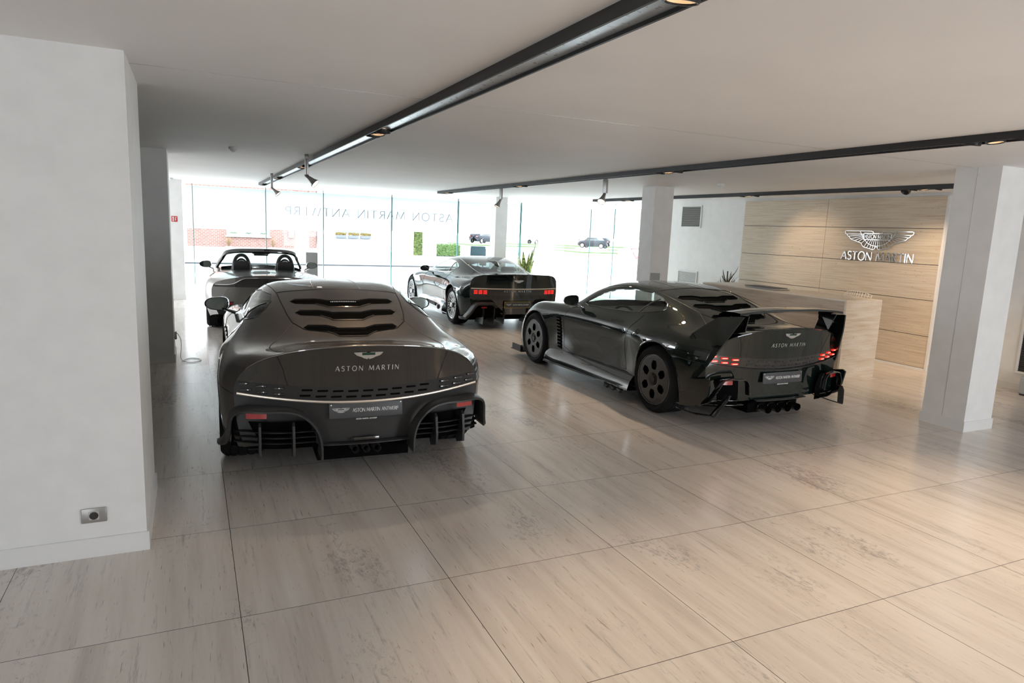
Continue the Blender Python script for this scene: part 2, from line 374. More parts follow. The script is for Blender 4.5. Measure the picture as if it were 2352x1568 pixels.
def wings_outline(n=1):
    """half outline of the winged emblem, unit width 1 (x 0..0.5), z up"""
    return [(0, .035), (.045, .04), (.07, .06), (.1, .062), (.47, .062), (.5, .055), (.485, .02), (.455, .012), (.44, -.012), (.40, -.045), (.33, -.07), (.235, -.098), (.215, -.125), (.03, -.175), (.0, -.125)]
def emblem_solid(width, depth, f):
    h = [(x*width, z*width*1.15) for x, z in wings_outline()]
    mb = MB()
    # fan of quads from the spine so the concave outline stays clean
    for s in (1, -1):
        top = [(0, .035), (.045, .04), (.07, .06), (.10, .062), (.235, .062), (.33, .062), (.40, .062), (.44, .062), (.47, .062), (.5, .055)]
        bot = [(0, -.125), (.03, -.175), (.1, -.155), (.16, -.14), (.235, -.098), (.33, -.07), (.40, -.045), (.44, -.012), (.475, .015), (.495, .04)]
        for a in (0, depth):
            mb.grid(np.array([[tuple(f(s*p[0]*width, p[1]*width*1.1, a)) for p in row] for row in (top, bot)]), smooth=False)
        ring = top+bot[::-1]
        mb.grid(np.array([[tuple(f(s*p[0]*width, p[1]*width*1.1, a)) for p in ring] for a in (0, depth)]), smooth=False)
    return mb
def emblem_lines(width, r, f, n_feather=7):
    """outline wings with feathers, centre box left open"""
    k = width
    mb = MB()
    def T(pts, rr=r, closed=False): mb.tube([f(x*k, z*k, 0) for x, z in pts], rr, 4, closed=closed, flat=(1, 1))
    for s in (1, -1):
        T([(s*x, z) for x, z in [(.055, .095), (.07, .125), (.10, .135), (.48, .135), (.5, .125), (.488, .09), (.465, .083), (.45, .055), (.425, .045), (.40, .01), (.36, -.005), (.23, -.05), (.215, -.08), (.19, -.105), (.05, -.14), (.03, -.135), (.0, -.085)]])
        T([(s*x, z) for x, z in [(.27, .135), (.255, .115), (.22, .05), (.19, .01), (.13, -.05), (.07, -.08), (0, -.087)]])
        for a, b in [((.2, .09), (.465, .083)), ((.2, .075), (.44, .05)), ((.2, .06), (.40, .012)), ((.2, .045), (.335, -.013)), ((.2, .03), (.28, -.032)), ((.17, .005), (.232, -.055)), ((.12, .005), (.185, -.105)), ((.09, .005), (.14, -.118)), ((.065, .005), (.095, -.13)), ((.04, .005), (.055, -.137)), ((.012, .005), (.022, -.125))]:
            T([(s*a[0], a[1]), (s*b[0], b[1])], r*.8)
    for a, b in [((-.2, .1), (.2, .1)), ((-.2, .008), (.2, .008)), ((-.2, .1), (-.2, .008)), ((.2, .1), (.2, .008))]: T([a, b], r*1.2)
    return mb
# ------------------------------------------------------------------ car bodies: a lofted skin cut into panels
class Skin:
    """skin of quads; regions are cut out of it with crisp edges and become meshes of their own"""
    def __init__(s, G):
        G = np.asarray(G); n, m = G.shape[:2]; s.bm = bmesh.new()
        vs_ = [[s.bm.verts.new(tuple(G[i, j])) for j in range(m)] for i in range(n)]
        for i in range(n-1):
            for j in range(m-1): s.bm.faces.new((vs_[i][j], vs_[i][j+1], vs_[i+1][j+1], vs_[i+1][j]))
        bmesh.ops.remove_doubles(s.bm, verts=s.bm.verts, dist=1e-5)
        s.lay = s.bm.faces.layers.int.new('reg'); s.names = ['body']
        s.bm.normal_update(); s.bvh = BVHTree.FromBMesh(s.bm)
    def cut(s, name, poly, ax, test=None, pad=.06):
        """poly in plane ax=(i,j); faces whose centre passes test(c)"""
        if name not in s.names: s.names.append(name)
        rid = s.names.index(name); i, j = ax; k = 3-i-j; P = [Vector((p[0], p[1])) for p in poly]; n = len(P)
        lo = (min(p[0] for p in P)-pad, min(p[1] for p in P)-pad); hi = (max(p[0] for p in P)+pad, max(p[1] for p in P)+pad)
        def near(c): return lo[0] < c[i] < hi[0] and lo[1] < c[j] < hi[1] and (test is None or test(c))
        cand = [f for f in s.bm.faces if near(f.calc_center_median())]
        axis = Vector((0, 0, 0)); axis[k] = 1
        for a in range(n):
            p, q = P[a], P[(a+1) % n]; mid = (p+q)/2; hl = (q-p).length/2+pad; d = (q-p).normalized() if (q-p).length > 1e-9 else None
            if d is None: continue
            nr = Vector((-d.y, d.x)); loc = []
            for f in cand:
                if not f.is_valid: continue
                hit = False; sg = 0
                for v in f.verts:
                    u = Vector((v.co[i], v.co[j]))-mid; e = u.dot(nr)
                    if abs(u.dot(d)) < hl: hit = True
                    sg |= 1 if e > 1e-7 else (2 if e < -1e-7 else 0)
                if hit and sg == 3: loc.append(f)
            if not loc: continue
            geom = set(loc)
            for f in loc: geom.update(f.edges); geom.update(f.verts)
            co = Vector((0, 0, 0)); co[i] = p.x; co[j] = p.y; no = Vector((0, 0, 0)); no[i] = nr.x; no[j] = nr.y
            res = bmesh.ops.bisect_plane(s.bm, geom=list(geom), dist=1e-7, plane_co=co, plane_no=no)
            new = [g for g in res['geom'] if isinstance(g, bmesh.types.BMFace)]
            cand = list({f for f in cand if f.is_valid} | set(new))
        def inside(x, y):
            c = False
            for a in range(n):
                x1, y1 = P[a]; x2, y2 = P[(a+1) % n]
                if (y1 > y) != (y2 > y) and x < (x2-x1)*(y-y1)/(y2-y1)+x1: c = not c
            return c
        for f in s.bm.faces:
            c = f.calc_center_median()
            if near(c) and inside(c[i], c[j]): f[s.lay] = rid
        return s
    def drop(s, name):
        rid = s.names.index(name); bmesh.ops.delete(s.bm, geom=[f for f in s.bm.faces if f[s.lay] == rid], context='FACES')
    def build(s, name, objname, material, parent, offset=0, sg=0):
        rid = s.names.index(name); s.bm.normal_update(); s.bm.verts.index_update()
        fs = [f for f in s.bm.faces if f[s.lay] == rid and (not sg or f.calc_center_median().x*sg > 0)]
        if not fs: return None
        idx = {}; vs_ = []; nn = []; F = []
        for f in fs:
            t = []
            for v in f.verts:
                if v.index not in idx: idx[v.index] = len(vs_); vs_.append(v.co+v.normal*offset); nn.append(v.normal.copy())
                t.append(idx[v.index])
            F.append(tuple(t))
        me = bpy.data.meshes.new(objname); me.from_pydata([tuple(v) for v in vs_], [], F); me.update()
        me.polygons.foreach_set('use_smooth', [True]*len(F)); me.normals_split_custom_set_from_vertices([tuple(x) for x in nn])
        me.materials.append(material); o = bpy.data.objects.new(objname, me); COL.objects.link(o); o.parent = parent
        return o
    def build2(s, *a):
        for sg in (-1, 1): s.build(*a, sg=sg)
    def hit(s, org, d):
        r = s.bvh.ray_cast(Vector(org), Vector(d).normalized()); return r[0]
    def side(s, y, z, sg=-1, off=0):
        h = s.hit((sg*3, y, z), (-sg, 0, 0)); return None if h is None else h+Vector((sg*off, 0, 0))
    def top(s, x, y, off=0):
        h = s.hit((x, y, 3), (0, 0, -1)); return None if h is None else h+Vector((0, 0, off))
    def rear(s, x, z, off=0):
        h = s.hit((x, -4, z), (0, 1, 0)); return None if h is None else h+Vector((0, -off, 0))
    def line(s, kind, pts, sg=-1, n=40, off=-.001, dense=True):
        p = curve(pts, n) if dense and len(pts) > 2 else np.array([np.array(pts[0])+(np.array(pts[-1])-np.array(pts[0]))*t for t in np.linspace(0, 1, n)]) if len(pts) == 2 else poly_dense(pts, n)
        f = dict(side=lambda a, b: s.side(a, b, sg, off), top=lambda a, b: s.top(a, b, off), rear=lambda a, b: s.rear(a, b, off))[kind]
        return [q for q in (f(*x) for x in p) if q is not None]
def poly_dense(pts, n):
    pts = np.asarray(pts, float); d = np.r_[0, np.cumsum(np.linalg.norm(np.diff(pts, axis=0), axis=1))]
    q = np.linspace(0, d[-1], n); return np.array([np.interp(q, d, pts[:, k]) for k in range(pts.shape[1])]).T
def circle(cx, cy, r, n=40, a0=0, a1=360, sy=1): return [(cx+r*math.cos(R(a0+(a1-a0)*i/n)), cy+r*sy*math.sin(R(a0+(a1-a0)*i/n))) for i in range(n+(0 if abs(a1-a0) == 360 else 1))]

def body_grid(ST, rear_bow, front_bow, nu=130, nv=44, rear_len=.6, front_len=.7):
    ys = [s[0] for s in ST]; P = np.array([[(w, z) for w, z in s[1]] for s in ST])
    yq = np.linspace(ys[0], ys[-1], nu); Q = spl(ys, P.reshape(len(ys), -1), yq).reshape(nu, -1, 2); out = []
    for i in range(nu):
        h = Q[i]; full = np.array([(-w, z) for w, z in h]+[(w, z) for w, z in h[::-1][1:]]); d = np.r_[0, np.cumsum(np.linalg.norm(np.diff(full, axis=0), axis=1))]
        L_ = d[-1]/2; kk = np.linspace(0, 1, nv+1)
        c = spl(d, full, np.r_[kk*L_, (L_+kk[1:]*L_)])
        c = (c+c[::-1]*[-1, 1])/2
        y = yq[i]; a = max(0, 1-(y-ys[0])/rear_len)**1.5; b = max(0, 1-(ys[-1]-y)/front_len)**1.5
        yy = y+a*rear_bow*(np.abs(c[:, 0])/.87)**2.5-b*front_bow*(np.abs(c[:, 0])/.9)**2
        out.append(np.stack([c[:, 0], yy, c[:, 1]], 1))
    return np.array(out)

def fascia_grid(G, kc, zbot, wbot, ybot, bow, lean=0.0, ns=90, nt=44):
    """rear (or front) face closing the end loop G[0]; kc = index of the loop corner"""
    lp = G; m = len(lp); top = lp[kc:m-kc]; sl = lp[:kc+1][::-1]
    d = np.r_[0, np.cumsum(np.linalg.norm(np.diff(top, axis=0), axis=1))]; S = np.linspace(-1, 1, ns+1)
    T = np.array([np.interp((S+1)/2*d[-1], d, top[:, k]) for k in range(3)]).T
    d2 = np.r_[0, np.cumsum(np.linalg.norm(np.diff(sl, axis=0), axis=1))]; t = np.linspace(0, 1, nt+1)
    Sd = np.array([np.interp(t*d2[-1], d2, sl[:, k]) for k in range(3)]).T
    out = np.zeros((nt+1, ns+1, 3))
    for i, tt in enumerate(t):
        B = np.stack([S*wbot, ybot+bow*np.abs(S)**2.5, np.full(ns+1, zbot)], 1)
        base = (1-tt)*T+tt*B
        base[:, 1] += lean*math.sin(PI*tt)*(1-np.abs(S)**4)
        cor = (1-tt)*T[0]+tt*np.array([-wbot, ybot+bow, zbot])
        dl = Sd[i]-cor
        wgt = np.abs(S)**5
        base[:, 0] += -np.sign(S)*dl[0]*wgt*1.0; base[:, 1] += dl[1]*wgt; base[:, 2] += dl[2]*wgt
        out[i] = base
    return out

def tyre_mesh(r, w, rim, side=1):
    mb = MB(); h = w/2; rs = r-.012
    prof = [(rim, -h*.82), (rim+.01, -h*.93), ((r+rim)/2, -h), (r-.035, -h*.96), (rs, -h*.80)]
    # tread with circumferential grooves
    gs = [-.58, -.22, .22, .58]
    x = -h*.80
    for g in gs: prof += [(r, g*h-.012), (r-.008, g*h-.010), (r-.008, g*h+.010), (r, g*h+.012)] if False else [(r-.001, g*h-.009), (r-.008, g*h-.007), (r-.008, g*h+.007), (r-.001, g*h+.009)]
    prof += [(rs, h*.80), (r-.035, h*.96), ((r+rim)/2, h), (rim+.01, h*.93), (rim, h*.82)]
    mb.lathe(prof, 56, Matrix.Rotation(R(90), 4, 'Y'))
    return mb
def rim_disc(r):
    """closed aero disc with six hexagonal windows"""
    n, m = 96, 16; G = np.zeros((m, n+1, 3))
    for i in range(m):
        rad = .055+(r-.055)*i/(m-1)
        for j in range(n+1):
            a = 2*PI*j/n; dome = .012*(1-((rad-.12)/r)**2)-(.012 if rad > r*.97 else 0)-(.02 if rad < .06 else 0)
            G[i, j] = (-dome, rad*math.cos(a), rad*math.sin(a))
    sk = Skin(G)
    for k in range(6):
        a = R(90+60*k); er = np.array([math.cos(a), math.sin(a)]); et = np.array([-er[1], er[0]])
        poly = [(.098, -.026), (.098, .026), (.135, .042), (.178, .030), (.186, .020), (.186, -.020), (.178, -.030), (.135, -.042)]
        sk.cut('hole', [tuple(er*p[0]*r/.245+et*p[1]*r/.245) for p in poly], (1, 2), pad=.02)
    sk.drop('hole'); return sk
def make_wheel(parent, x, y, r, w, style, sg):
    """tyre is the part; rim pieces are its sub-parts; sg=-1 left"""
    rim = r-.095 if style != 'disc' else r-.088
    t = tyre_mesh(r, w, rim).obj('wheel', MT['rubber'], parent, (x, y, r))
    ox = sg*w/2*.84
    b = MB(); mt = Matrix.Rotation(R(90), 4, 'Y')
    b.lathe([(rim+.004, -w*.42), (rim-.01, -w*.40), (rim-.018, 0), (rim-.01, w*.40), (rim+.004, w*.42)], 40, mt)
    b.lathe([(.0, -sg*w*.1+.0), (rim-.012, -sg*w*.1)], 40, mt)
    b.obj('rim_barrel', MT['rimd'], t)
    if style == 'disc':
        sk = rim_disc(rim-.002)
        o = sk.build('body', 'wheel_disc', MT['rimk'], t); o.location = (ox, 0, 0)
        if sg > 0: o.rotation_euler = (0, 0, PI)
        h = MB(); h.lathe([(.0, -.02), (.03, -.02), (.035, -.005), (.052, -.005), (.058, .012)], 24, mt if sg < 0 else Matrix.Rotation(R(-90), 4, 'Y'))
        h.obj('hub_nut', MT['black'], t, (ox-sg*.002, 0, 0), recalc=True)
        q = MB()
        for k in range(2): q.tube([(ox+sg*.012, rr_*math.cos(a), rr_*math.sin(a)) for rr_ in ((rim-.006),) for a in np.linspace(0, 2*PI, 60)[:-1]], .002, 5, closed=True)
        q.obj('rim_edge', MT['silver'], t)
    else:
        q = MB(); N = {'mesh': 15, 'spoke': 10}[style]
        rings = [.045, rim*.36, rim*.56, rim*.76, rim-.012]
        dep = [.022, .018, .010, .006, 0]
        def P(i, a): return Vector((ox-sg*(dep[i]+.004), rings[i]*math.cos(a), rings[i]*math.sin(a)))
        if style == 'mesh':
            st = 2*PI/N
            for k in range(N):
                a = k*st
                q.tube([P(0, a), P(1, a)], .006, 5)
                for e in (-.5, .5): q.tube([P(1, a), P(2, a+e*st)], .0055, 5); q.tube([P(2, a+.5*st), P(3, a+.5*st+e*st*.5)], .0055, 5); q.tube([P(3, a+.25*st+.0), P(4, a+.25*st+e*st*.25)], .005, 5); q.tube([P(3, a-.25*st), P(4, a-.25*st+e*st*.25)], .005, 5)
                q.tube([P(3, a-.25*st), P(3, a+.25*st)], .005, 5)
        else:
            for k in range(N):
                a = k*2*PI/N
                for e in (-.05, .05): q.tube([P(0, a), P(2, a+e), P(4, a+e*2.4)], [.014, .010, .009], 6)
        q.tube([(ox, (rim-.006)*math.cos(a), (rim-.006)*math.sin(a)) for a in np.linspace(0, 2*PI, 60)[:-1]], .008, 6, closed=True)
        q.lathe([(.0, .03), (.03, .03), (.05, .018), (.052, 0)], 20, Matrix.Translation((ox, 0, 0)) @ (mt if sg > 0 else Matrix.Rotation(R(-90), 4, 'Y')))
        q.obj('rim_spokes', MT['rims'] if style == 'mesh' else MT['rimk'], t)
    c = MB(); c.rbox((-.03, -.055, -.11), (.03, .055, .11), .02, 2); c.obj('brake_caliper', MT['black'], t, (0, -rim*.66 if y > 1 else rim*.66, .02))
    return t

def make_mirror(parent, sg, base, tip_c, w=.24, h=.125, gl='mirror', housing='gloss'):
    """door mirror: housing with glass towards the rear, on an arm from the door"""
    mb = MB(); n = 20; rows = []
    for k, (yy, s) in enumerate([(-.004, .90), (-.008, 1.0), (.02, 1.0), (.06, .93), (.10, .75), (.13, .45), (.14, .05)]):
        rows.append([(tip_c[0]+sg*.0+s*w/2*math.copysign(abs(math.cos(a))**.75, math.cos(a))*(1)-sg*yy*.25, tip_c[1]+yy, tip_c[2]+s*h/2*math.copysign(abs(math.sin(a))**.8, math.sin(a))*(1.0-.22*sg*math.cos(a))) for a in np.linspace(0, 2*PI, n, endpoint=False)])
    mb.grid(np.array(rows), closev=True)
    m = mb.obj('door_mirror', MT[housing], parent, recalc=True)
    g = MB(); rr_ = [(tip_c[0]+.9*w/2*math.copysign(abs(math.cos(a))**.75, math.cos(a)), tip_c[1]-.003, tip_c[2]+.9*h/2*math.copysign(abs(math.sin(a))**.8, math.sin(a))*(1.0-.22*sg*math.cos(a))) for a in np.linspace(0, 2*PI, n, endpoint=False)]
    g.add(rr_, [tuple(range(n))], False); g.obj('mirror_glass', MT['mirror'], m, recalc=True)
    a = MB(); a.tube([base, (Vector(base)+Vector(tip_c))/2+Vector((0, 0, -.015)), (tip_c[0]-sg*w*.25, tip_c[1]+.03, tip_c[2]-h*.38)], [.03, .02, .022], 8, flat=(.6, 1.6)); a.obj('mirror_arm', MT['gloss'], m)
    return m

def plate_set(parent, c, tilt=0, w=.52, h=.11, trim='plate', small=True, edge=None):
    """number plate with winged emblem and dealer name"""
    mtx = Matrix.Translation(c) @ Matrix.Rotation(tilt, 4, 'X')
    mb = MB(); mb.rbox((-w/2, -.006, -h/2), (w/2, .006, h/2), .005, 2, mtx); p = mb.obj('number_plate', MT[trim], parent)
    if edge:
        e = MB()
        for a, b in (((-w/2, -h/2), (w/2, -h/2)), ((-w/2, h/2), (w/2, h/2)), ((-w/2, -h/2), (-w/2, h/2)), ((w/2, -h/2), (w/2, h/2))): e.tube([mtx @ Vector((a[0], -.004, a[1])), mtx @ Vector((b[0], -.004, b[1]))], .004, 4)
        e.obj('plate_frame', MT[edge], p)
    f = lambda x, z, d: mtx @ Vector((x+.065, -.0075-d, z-.012))
    lettering('ASTON MARTIN ANTWERP', .026, .15, .10, .001, f, width=.325).obj('plate_lettering', MT['letter'], p, sharp=None)
    f2 = lambda x, z, d: mtx @ Vector((x-.178, -.0075-d, z+.004))
    emblem_lines(.118, .0011, f2).obj('plate_emblem', MT['letter'], p, sharp=None)
    if small:
        f3 = lambda x, z, d: mtx @ Vector((x, -.004-d, z-h/2-.013))
        lettering('ASTON MARTIN ANTWERP', .009, .28, .12, .001, f3, width=.148).obj('dealer_line', MT['letter'], p, sharp=None)
    for sx in (-1, 1): s = MB(); s.lathe([(0, .002), (.005, .001), (.005, 0)], 8, mtx @ Matrix.Translation((sx*(w/2-.015), -.006, h/2-.012)) @ Matrix.Rotation(R(90), 4, 'X')); s.obj('plate_screw', MT['silver'], p)
    return p

def sweep_rect(mb, pts, a, b, nrm=(0, 1, 0)):
    """flat bar along pts: a wide along nrm, b thick in the plane of the path"""
    pts = [Vector(p) for p in pts]; N = Vector(nrm).normalized(); m = len(pts); rows = []
    for i, p in enumerate(pts):
        t = (pts[min(i+1, m-1)]-pts[max(i-1, 0)]).normalized(); s = t.cross(N).normalized(); aa = a[i] if hasattr(a, '__len__') else a; bb = b[i] if hasattr(b, '__len__') else b
        rows.append([tuple(p+N*(x*aa/2)+s*(y*bb/2)) for x, y in ((-1, -.6), (-.8, -1), (.8, -1), (1, -.6), (1, .6), (.8, 1), (-.8, 1), (-1, .6))])
    k = len(mb.v); mb.grid(np.array(rows), closev=True, smooth=True)
    mb.f += [tuple(k+i for i in range(8))[::-1], tuple(k+(m-1)*8+i for i in range(8))]; mb.sm += [False, False]
    return mb

def interior(parent, roadster=False, seat_h=0, wheel_left=True):
    t = MB(); t.box((-.78, -.25, .10), (.78, 3.3, .14)); t.box((-.6, 2.0, .2), (.6, 2.1, .75)); t.obj('floor_pan', MT['black'], parent)
    d = MB()
    d.grid(np.array([[(x, 1.62+.1*math.cos(x*2), .70), (x, 1.58, .80), (x, 1.66, .84), (x, 1.85, .855), (x, 2.1, .86)] for x in np.linspace(-.72, .72, 14)])); d.box((-.14, .5, .2), (.14, 1.65, .58)); d.obj('dashboard', MT['leather'], parent)
    for s in (-1, 1):
        m = MB(); m.rbox((s*.37-.24, .62, .25), (s*.37+.24, 1.15, .42), .05, 3)
        mt = Matrix.Translation((s*.37, .60, .38)) @ Matrix.Rotation(R(14), 4, 'X')
        m.rbox((-.24, -.07, 0), (.24, .07, .50), .06, 3, mt); m.rbox((-.15, -.06, .40), (.15, .06, .72+seat_h), .055, 3, mt)
        o = m.obj('seat', MT['leather'], parent)
        for e in (-1, 1):
            q = MB(); q.rbox((e*.2-.05, -.02, .02), (e*.2+.05, .14, .44), .04, 2, mt); q.obj('seat_bolster', MT['tan'], o)
    w_ = MB(); c = Vector((-.37 if wheel_left else .37, 1.42, .78)); rt = Matrix.Translation(c) @ Matrix.Rotation(R(68), 4, 'X')
    w_.tube([rt @ Vector((.175*math.cos(a), .165*math.sin(a), 0)) for a in np.linspace(0, 2*PI, 32)[:-1]], .016, 8, closed=True)
    for a in (0, 180, 270): w_.tube([rt @ Vector((.04*math.cos(R(a)), .04*math.sin(R(a)), -.01)), rt @ Vector((.17*math.cos(R(a)), .16*math.sin(R(a)), 0))], .013, 6)
    w_.lathe([(0, .012), (.045, .008), (.05, -.02)], 16, rt); w_.obj('steering_wheel', MT['leather'], parent)

def arch(sk, yc, zc, r, name_parent, mtl, lip=.012, a0=-12, a1=192, inner=.30, sy=1):
    """open wheel arch on both sides, lip and dark liner"""
    for sg in (-1, 1):
        sk.cut('arch', circle(yc, zc, r, 44, sy=sy), (1, 2), test=lambda c, sg=sg: c.x*sg > .55 and c.z < .9)
def arch_trim(sk_bvh, parent, yc, zc, r, mtl, sg, lip=.012, a0=-20, a1=200, depth=.34, sy=1):
    pts = []
    for i in range(49):
        a = R(a0+(a1-a0)*i/48); y, z = yc+(r+.004)*math.cos(a), zc+(r+.004)*sy*math.sin(a)
        h = sk_bvh.side(y, z, sg)
        if h is not None: pts.append(Vector((h.x-sg*.006, y, z)))
    if len(pts) > 3:
        lp = MB(); lp.tube(pts, lip, 6); o = lp.obj('wheel_arch', MT[mtl], parent)
        li = MB(); li.grid(np.array([[(p.x-sg*.004, p.y, p.z), (p.x-sg*depth, p.y, p.z)] for p in pts])); li.grid(np.array([[(p.x-sg*depth, p.y, p.z), (p.x-sg*depth, yc, zc)] for p in pts]))
        li.obj('arch_liner', MT['void'], o)
# ------------------------------------------------------------------ the two coupes with louvred rear windows
def W(s): return [tuple(float(v) for v in p.split(',')) for p in s.split()]
ST_A = [
 (-.88, W('.81,.27 .85,.41 .865,.52 .872,.62 .862,.71 .818,.79 .727,.868 .595,.924 .42,.963 .22,.983 0,.988')),
 (-.62, W('.885,.23 .92,.37 .94,.50 .95,.62 .94,.73 .89,.82 .79,.882 .66,.913 .48,.935 .24,.948 0,.952')),
 (-.32, W('.90,.2 .96,.34 .985,.48 .99,.62 .98,.75 .92,.84 .79,.89 .66,.925 .50,.945 .26,.945 0,.938')),
 (0.0, W('.92,.2 .965,.34 .99,.48 .995,.62 .975,.77 .90,.872 .80,.925 .70,.975 .535,1.035 .27,1.045 0,1.045')),
 (.30, W('.90,.2 .93,.34 .955,.48 .97,.62 .955,.77 .88,.885 .82,.95 .74,1.03 .595,1.11 .30,1.135 0,1.14')),
 (.65, W('.86,.16 .88,.3 .895,.48 .912,.62 .90,.76 .855,.885 .80,.94 .72,1.08 .59,1.18 .31,1.222 0,1.235')),
 (1.10, W('.85,.16 .87,.3 .88,.48 .90,.63 .895,.75 .86,.875 .80,.93 .715,1.10 .585,1.222 .32,1.262 0,1.275')),
 (1.45, W('.85,.16 .87,.3 .88,.48 .90,.62 .90,.74 .865,.87 .80,.925 .725,1.06 .605,1.175 .34,1.235 0,1.252')),
 (1.80, W('.86,.16 .88,.3 .89,.48 .91,.62 .91,.74 .87,.865 .81,.905 .755,.97 .665,1.04 .38,1.09 0,1.11')),
 (2.15, W('.88,.15 .91,.3 .925,.48 .935,.62 .935,.75 .88,.86 .79,.895 .70,.90 .56,.90 .32,.925 0,.94')),
 (2.50, W('.92,.15 .955,.3 .97,.48 .98,.60 .965,.73 .895,.845 .77,.875 .61,.872 .44,.867 .24,.88 0,.885')),
 (2.85, W('.93,.15 .965,.3 .98,.46 .98,.58 .96,.71 .88,.81 .73,.84 .57,.825 .42,.812 .24,.815 0,.82')),
 (3.20, W('.90,.15 .93,.28 .935,.42 .925,.53 .89,.63 .79,.70 .66,.725 .52,.722 .38,.718 .2,.722 0,.725')),
 (3.50, W('.78,.16 .81,.26 .815,.38 .80,.48 .745,.56 .64,.61 .53,.625 .42,.625 .3,.622 .15,.62 0,.622')),
 (3.66, W('.62,.2 .63,.28 .63,.36 .61,.43 .55,.47 .47,.495 .4,.505 .3,.51 .2,.512 .1,.512 0,.512'))]
DLO = [(1.60, .935), (1.20, .945), (.80, .96), (.50, .985), (.25, 1.03), (.22, 1.05), (.28, 1.095), (.42, 1.145), (.62, 1.187), (.92, 1.198), (1.18, 1.165), (1.42, 1.095), (1.60, 1.01), (1.70, .955)]

def _tame(ST):
    out = []
    for y, row in ST:
        r = []
        for i, (w_, z) in enumerate(row):
            if w_ > .93: w_ = .93+(w_-.93)*.72
            r.append((w_, z))
        if .25 < y < 2.0:
            r[1] = (r[1][0]-.014, r[1][1]); r[2] = (r[2][0]-.014, r[2][1]); r[3] = (r[3][0]-.005, r[3][1])
        if .25 < y < 2.3:
            k = 1 if y < 2 else .5
            r[4] = (r[4][0]+.012*k, r[4][1]+(.805-r[4][1])*k*.8); r[5] = (r[5][0]+.008*k, r[5][1]+(.872-r[5][1])*k*.6)
        out.append((y, r))
    return out
ST_A = _tame(ST_A)
MT['spotd'] = mat('burnt_steel', (.13, .12, .115), .35, metal=.4)
def coupe(kind, label, loc, rz):
    A = kind == 'bronze'
    paintm = MT['p1' if A else 'p2']
    car = thing('sports_car', label, 'car', loc, rz)
    G = body_grid(ST_A, .22, .30); kc = None
    lp = G[0]
    for i in range(len(lp)//2):
        if lp[i][2] > .80: kc = i; break
    sk = Skin(G)
    # regions
    for sg in (-1, 1):
        t = lambda c, sg=sg: c.x*sg > .42 and c.z > .85
        sk.cut('side_window', DLO, (1, 2), test=t)
        arch_t = lambda c, sg=sg: c.x*sg > .5 and c.z < .9
        sk.cut('arch', circle(.0, .355, .392, 44), (1, 2), test=arch_t)
        sk.cut('arch', circle(2.705, .355, .385, 44), (1, 2), test=arch_t)
        # cut-away behind the front wheel (vent) and the hollow behind the rear edge of the door
        sk.cut('fender_vent', [(2.02, .74), (2.13, .73), (2.12, .33), (2.02, .31)], (1, 2), test=arch_t)
        if not A: sk.cut('side_scoop', [(.50, .70), (.45, .45), (.47, .33), (.60, .34), (.60, .50)], (1, 2), test=arch_t)
    sk.cut('windscreen', [(-.56, 1.50), (-.30, 1.44), (0, 1.42), (.30, 1.44), (.56, 1.50), (.66, 1.80), (.70, 2.02), (.4, 2.12), (0, 2.16), (-.4, 2.12), (-.70, 2.02), (-.66, 1.80)], (0, 1), test=lambda c: c.z > .86)
    hatch = [(-.515, .62), (-.50, .40), (-.47, .12), (-.44, -.04), (-.36, -.15), (-.2, -.19), (0, -.2), (.2, -.19), (.36, -.15), (.44, -.04), (.47, .12), (.50, .40), (.515, .62), (.25, .645), (0, .65), (-.25, .645)]
    sk.cut('hatch', hatch, (0, 1), test=lambda c: c.z > .86)
    sk.drop('arch')
    sk.build('body', 'body_shell', paintm, car)
    sk.build2('side_window', 'side_window', MT['carglass'], car)
    w_ = sk.build('windscreen', 'windscreen', MT['carglass'], car)
    hp = sk.build('hatch', 'louvred_rear_panel', paintm, car)
    sk.build2('fender_vent', 'fender_vent', MT['void'], car)  # black patch painted as the shade inside the vent
    if not A: sk.build2('side_scoop', 'side_scoop', MT['gloss'], car)
    for sg in (-1, 1):
        arch_trim(sk, car, 0, .355, .392, 'carbon' if A else 'gloss', sg); arch_trim(sk, car, 2.705, .355, .385, 'carbon' if A else 'gloss', sg)
        fr = MB(); d = poly_dense(DLO+[DLO[0]], 90); pts = [sk.side(y, z, sg, .001) for y, z in d]; fr.tube([p for p in pts if p], .006, 5, closed=True)
        fr.tube([sk.side(y, z, sg, .0) for y, z in poly_dense([(.56, .98), (.43, 1.135)], 8)], .008, 5)
        fr.obj('window_trim', MT['gloss'], car)
        # quarter panel behind the pillar
        ve = MB()
        for k in range(9):
            z = .36+k*.043; p = sk.side(2.07, z, sg, .004); ve.rbox((p.x-.012, 2.03, z-.006), (p.x+.012, 2.12, z+.006), .003, 1)
        ve.obj('vent_slats', MT['gloss'], car)
        # shut lines: door, bonnet, fuel flap, bumper
        ln = MB()
        for pts in ([(.60, .33), (.63, .50), (.54, .80), (.44, .96)], [(.60, .33), (1.2, .29), (1.80, .30), (1.98, .36)], [(1.98, .36), (1.975, .60), (1.93, .78), (1.78, .90), (1.66, .94)]):
            ln.tube(sk.line('side', pts, sg), .004, 5)
        ln.obj('door_gap', MT['black'], car); ln = MB()
        ln.tube(sk.line('side', [(-.30, .66), (-.45, .655), (-.62, .64), (-.70, .63)], sg), .004, 5); ln.obj('bumper_gap', MT['black'], car); ln = MB()
        ln.tube(sk.line('top', [(sg*.43, .0), (sg*.56, -.28), (sg*.62, -.42), (sg*.61, -.62), (sg*.57, -.74)]), .004, 5); ln.obj('deck_gap', MT['black'], car); ln = MB()
        ln.tube(sk.line('top', [(sg*.517, .63), (sg*.56, .95), (sg*.585, 1.25), (sg*.59, 1.48)]), .0045, 5)
        ln.obj('roof_gap', MT['black'], car)
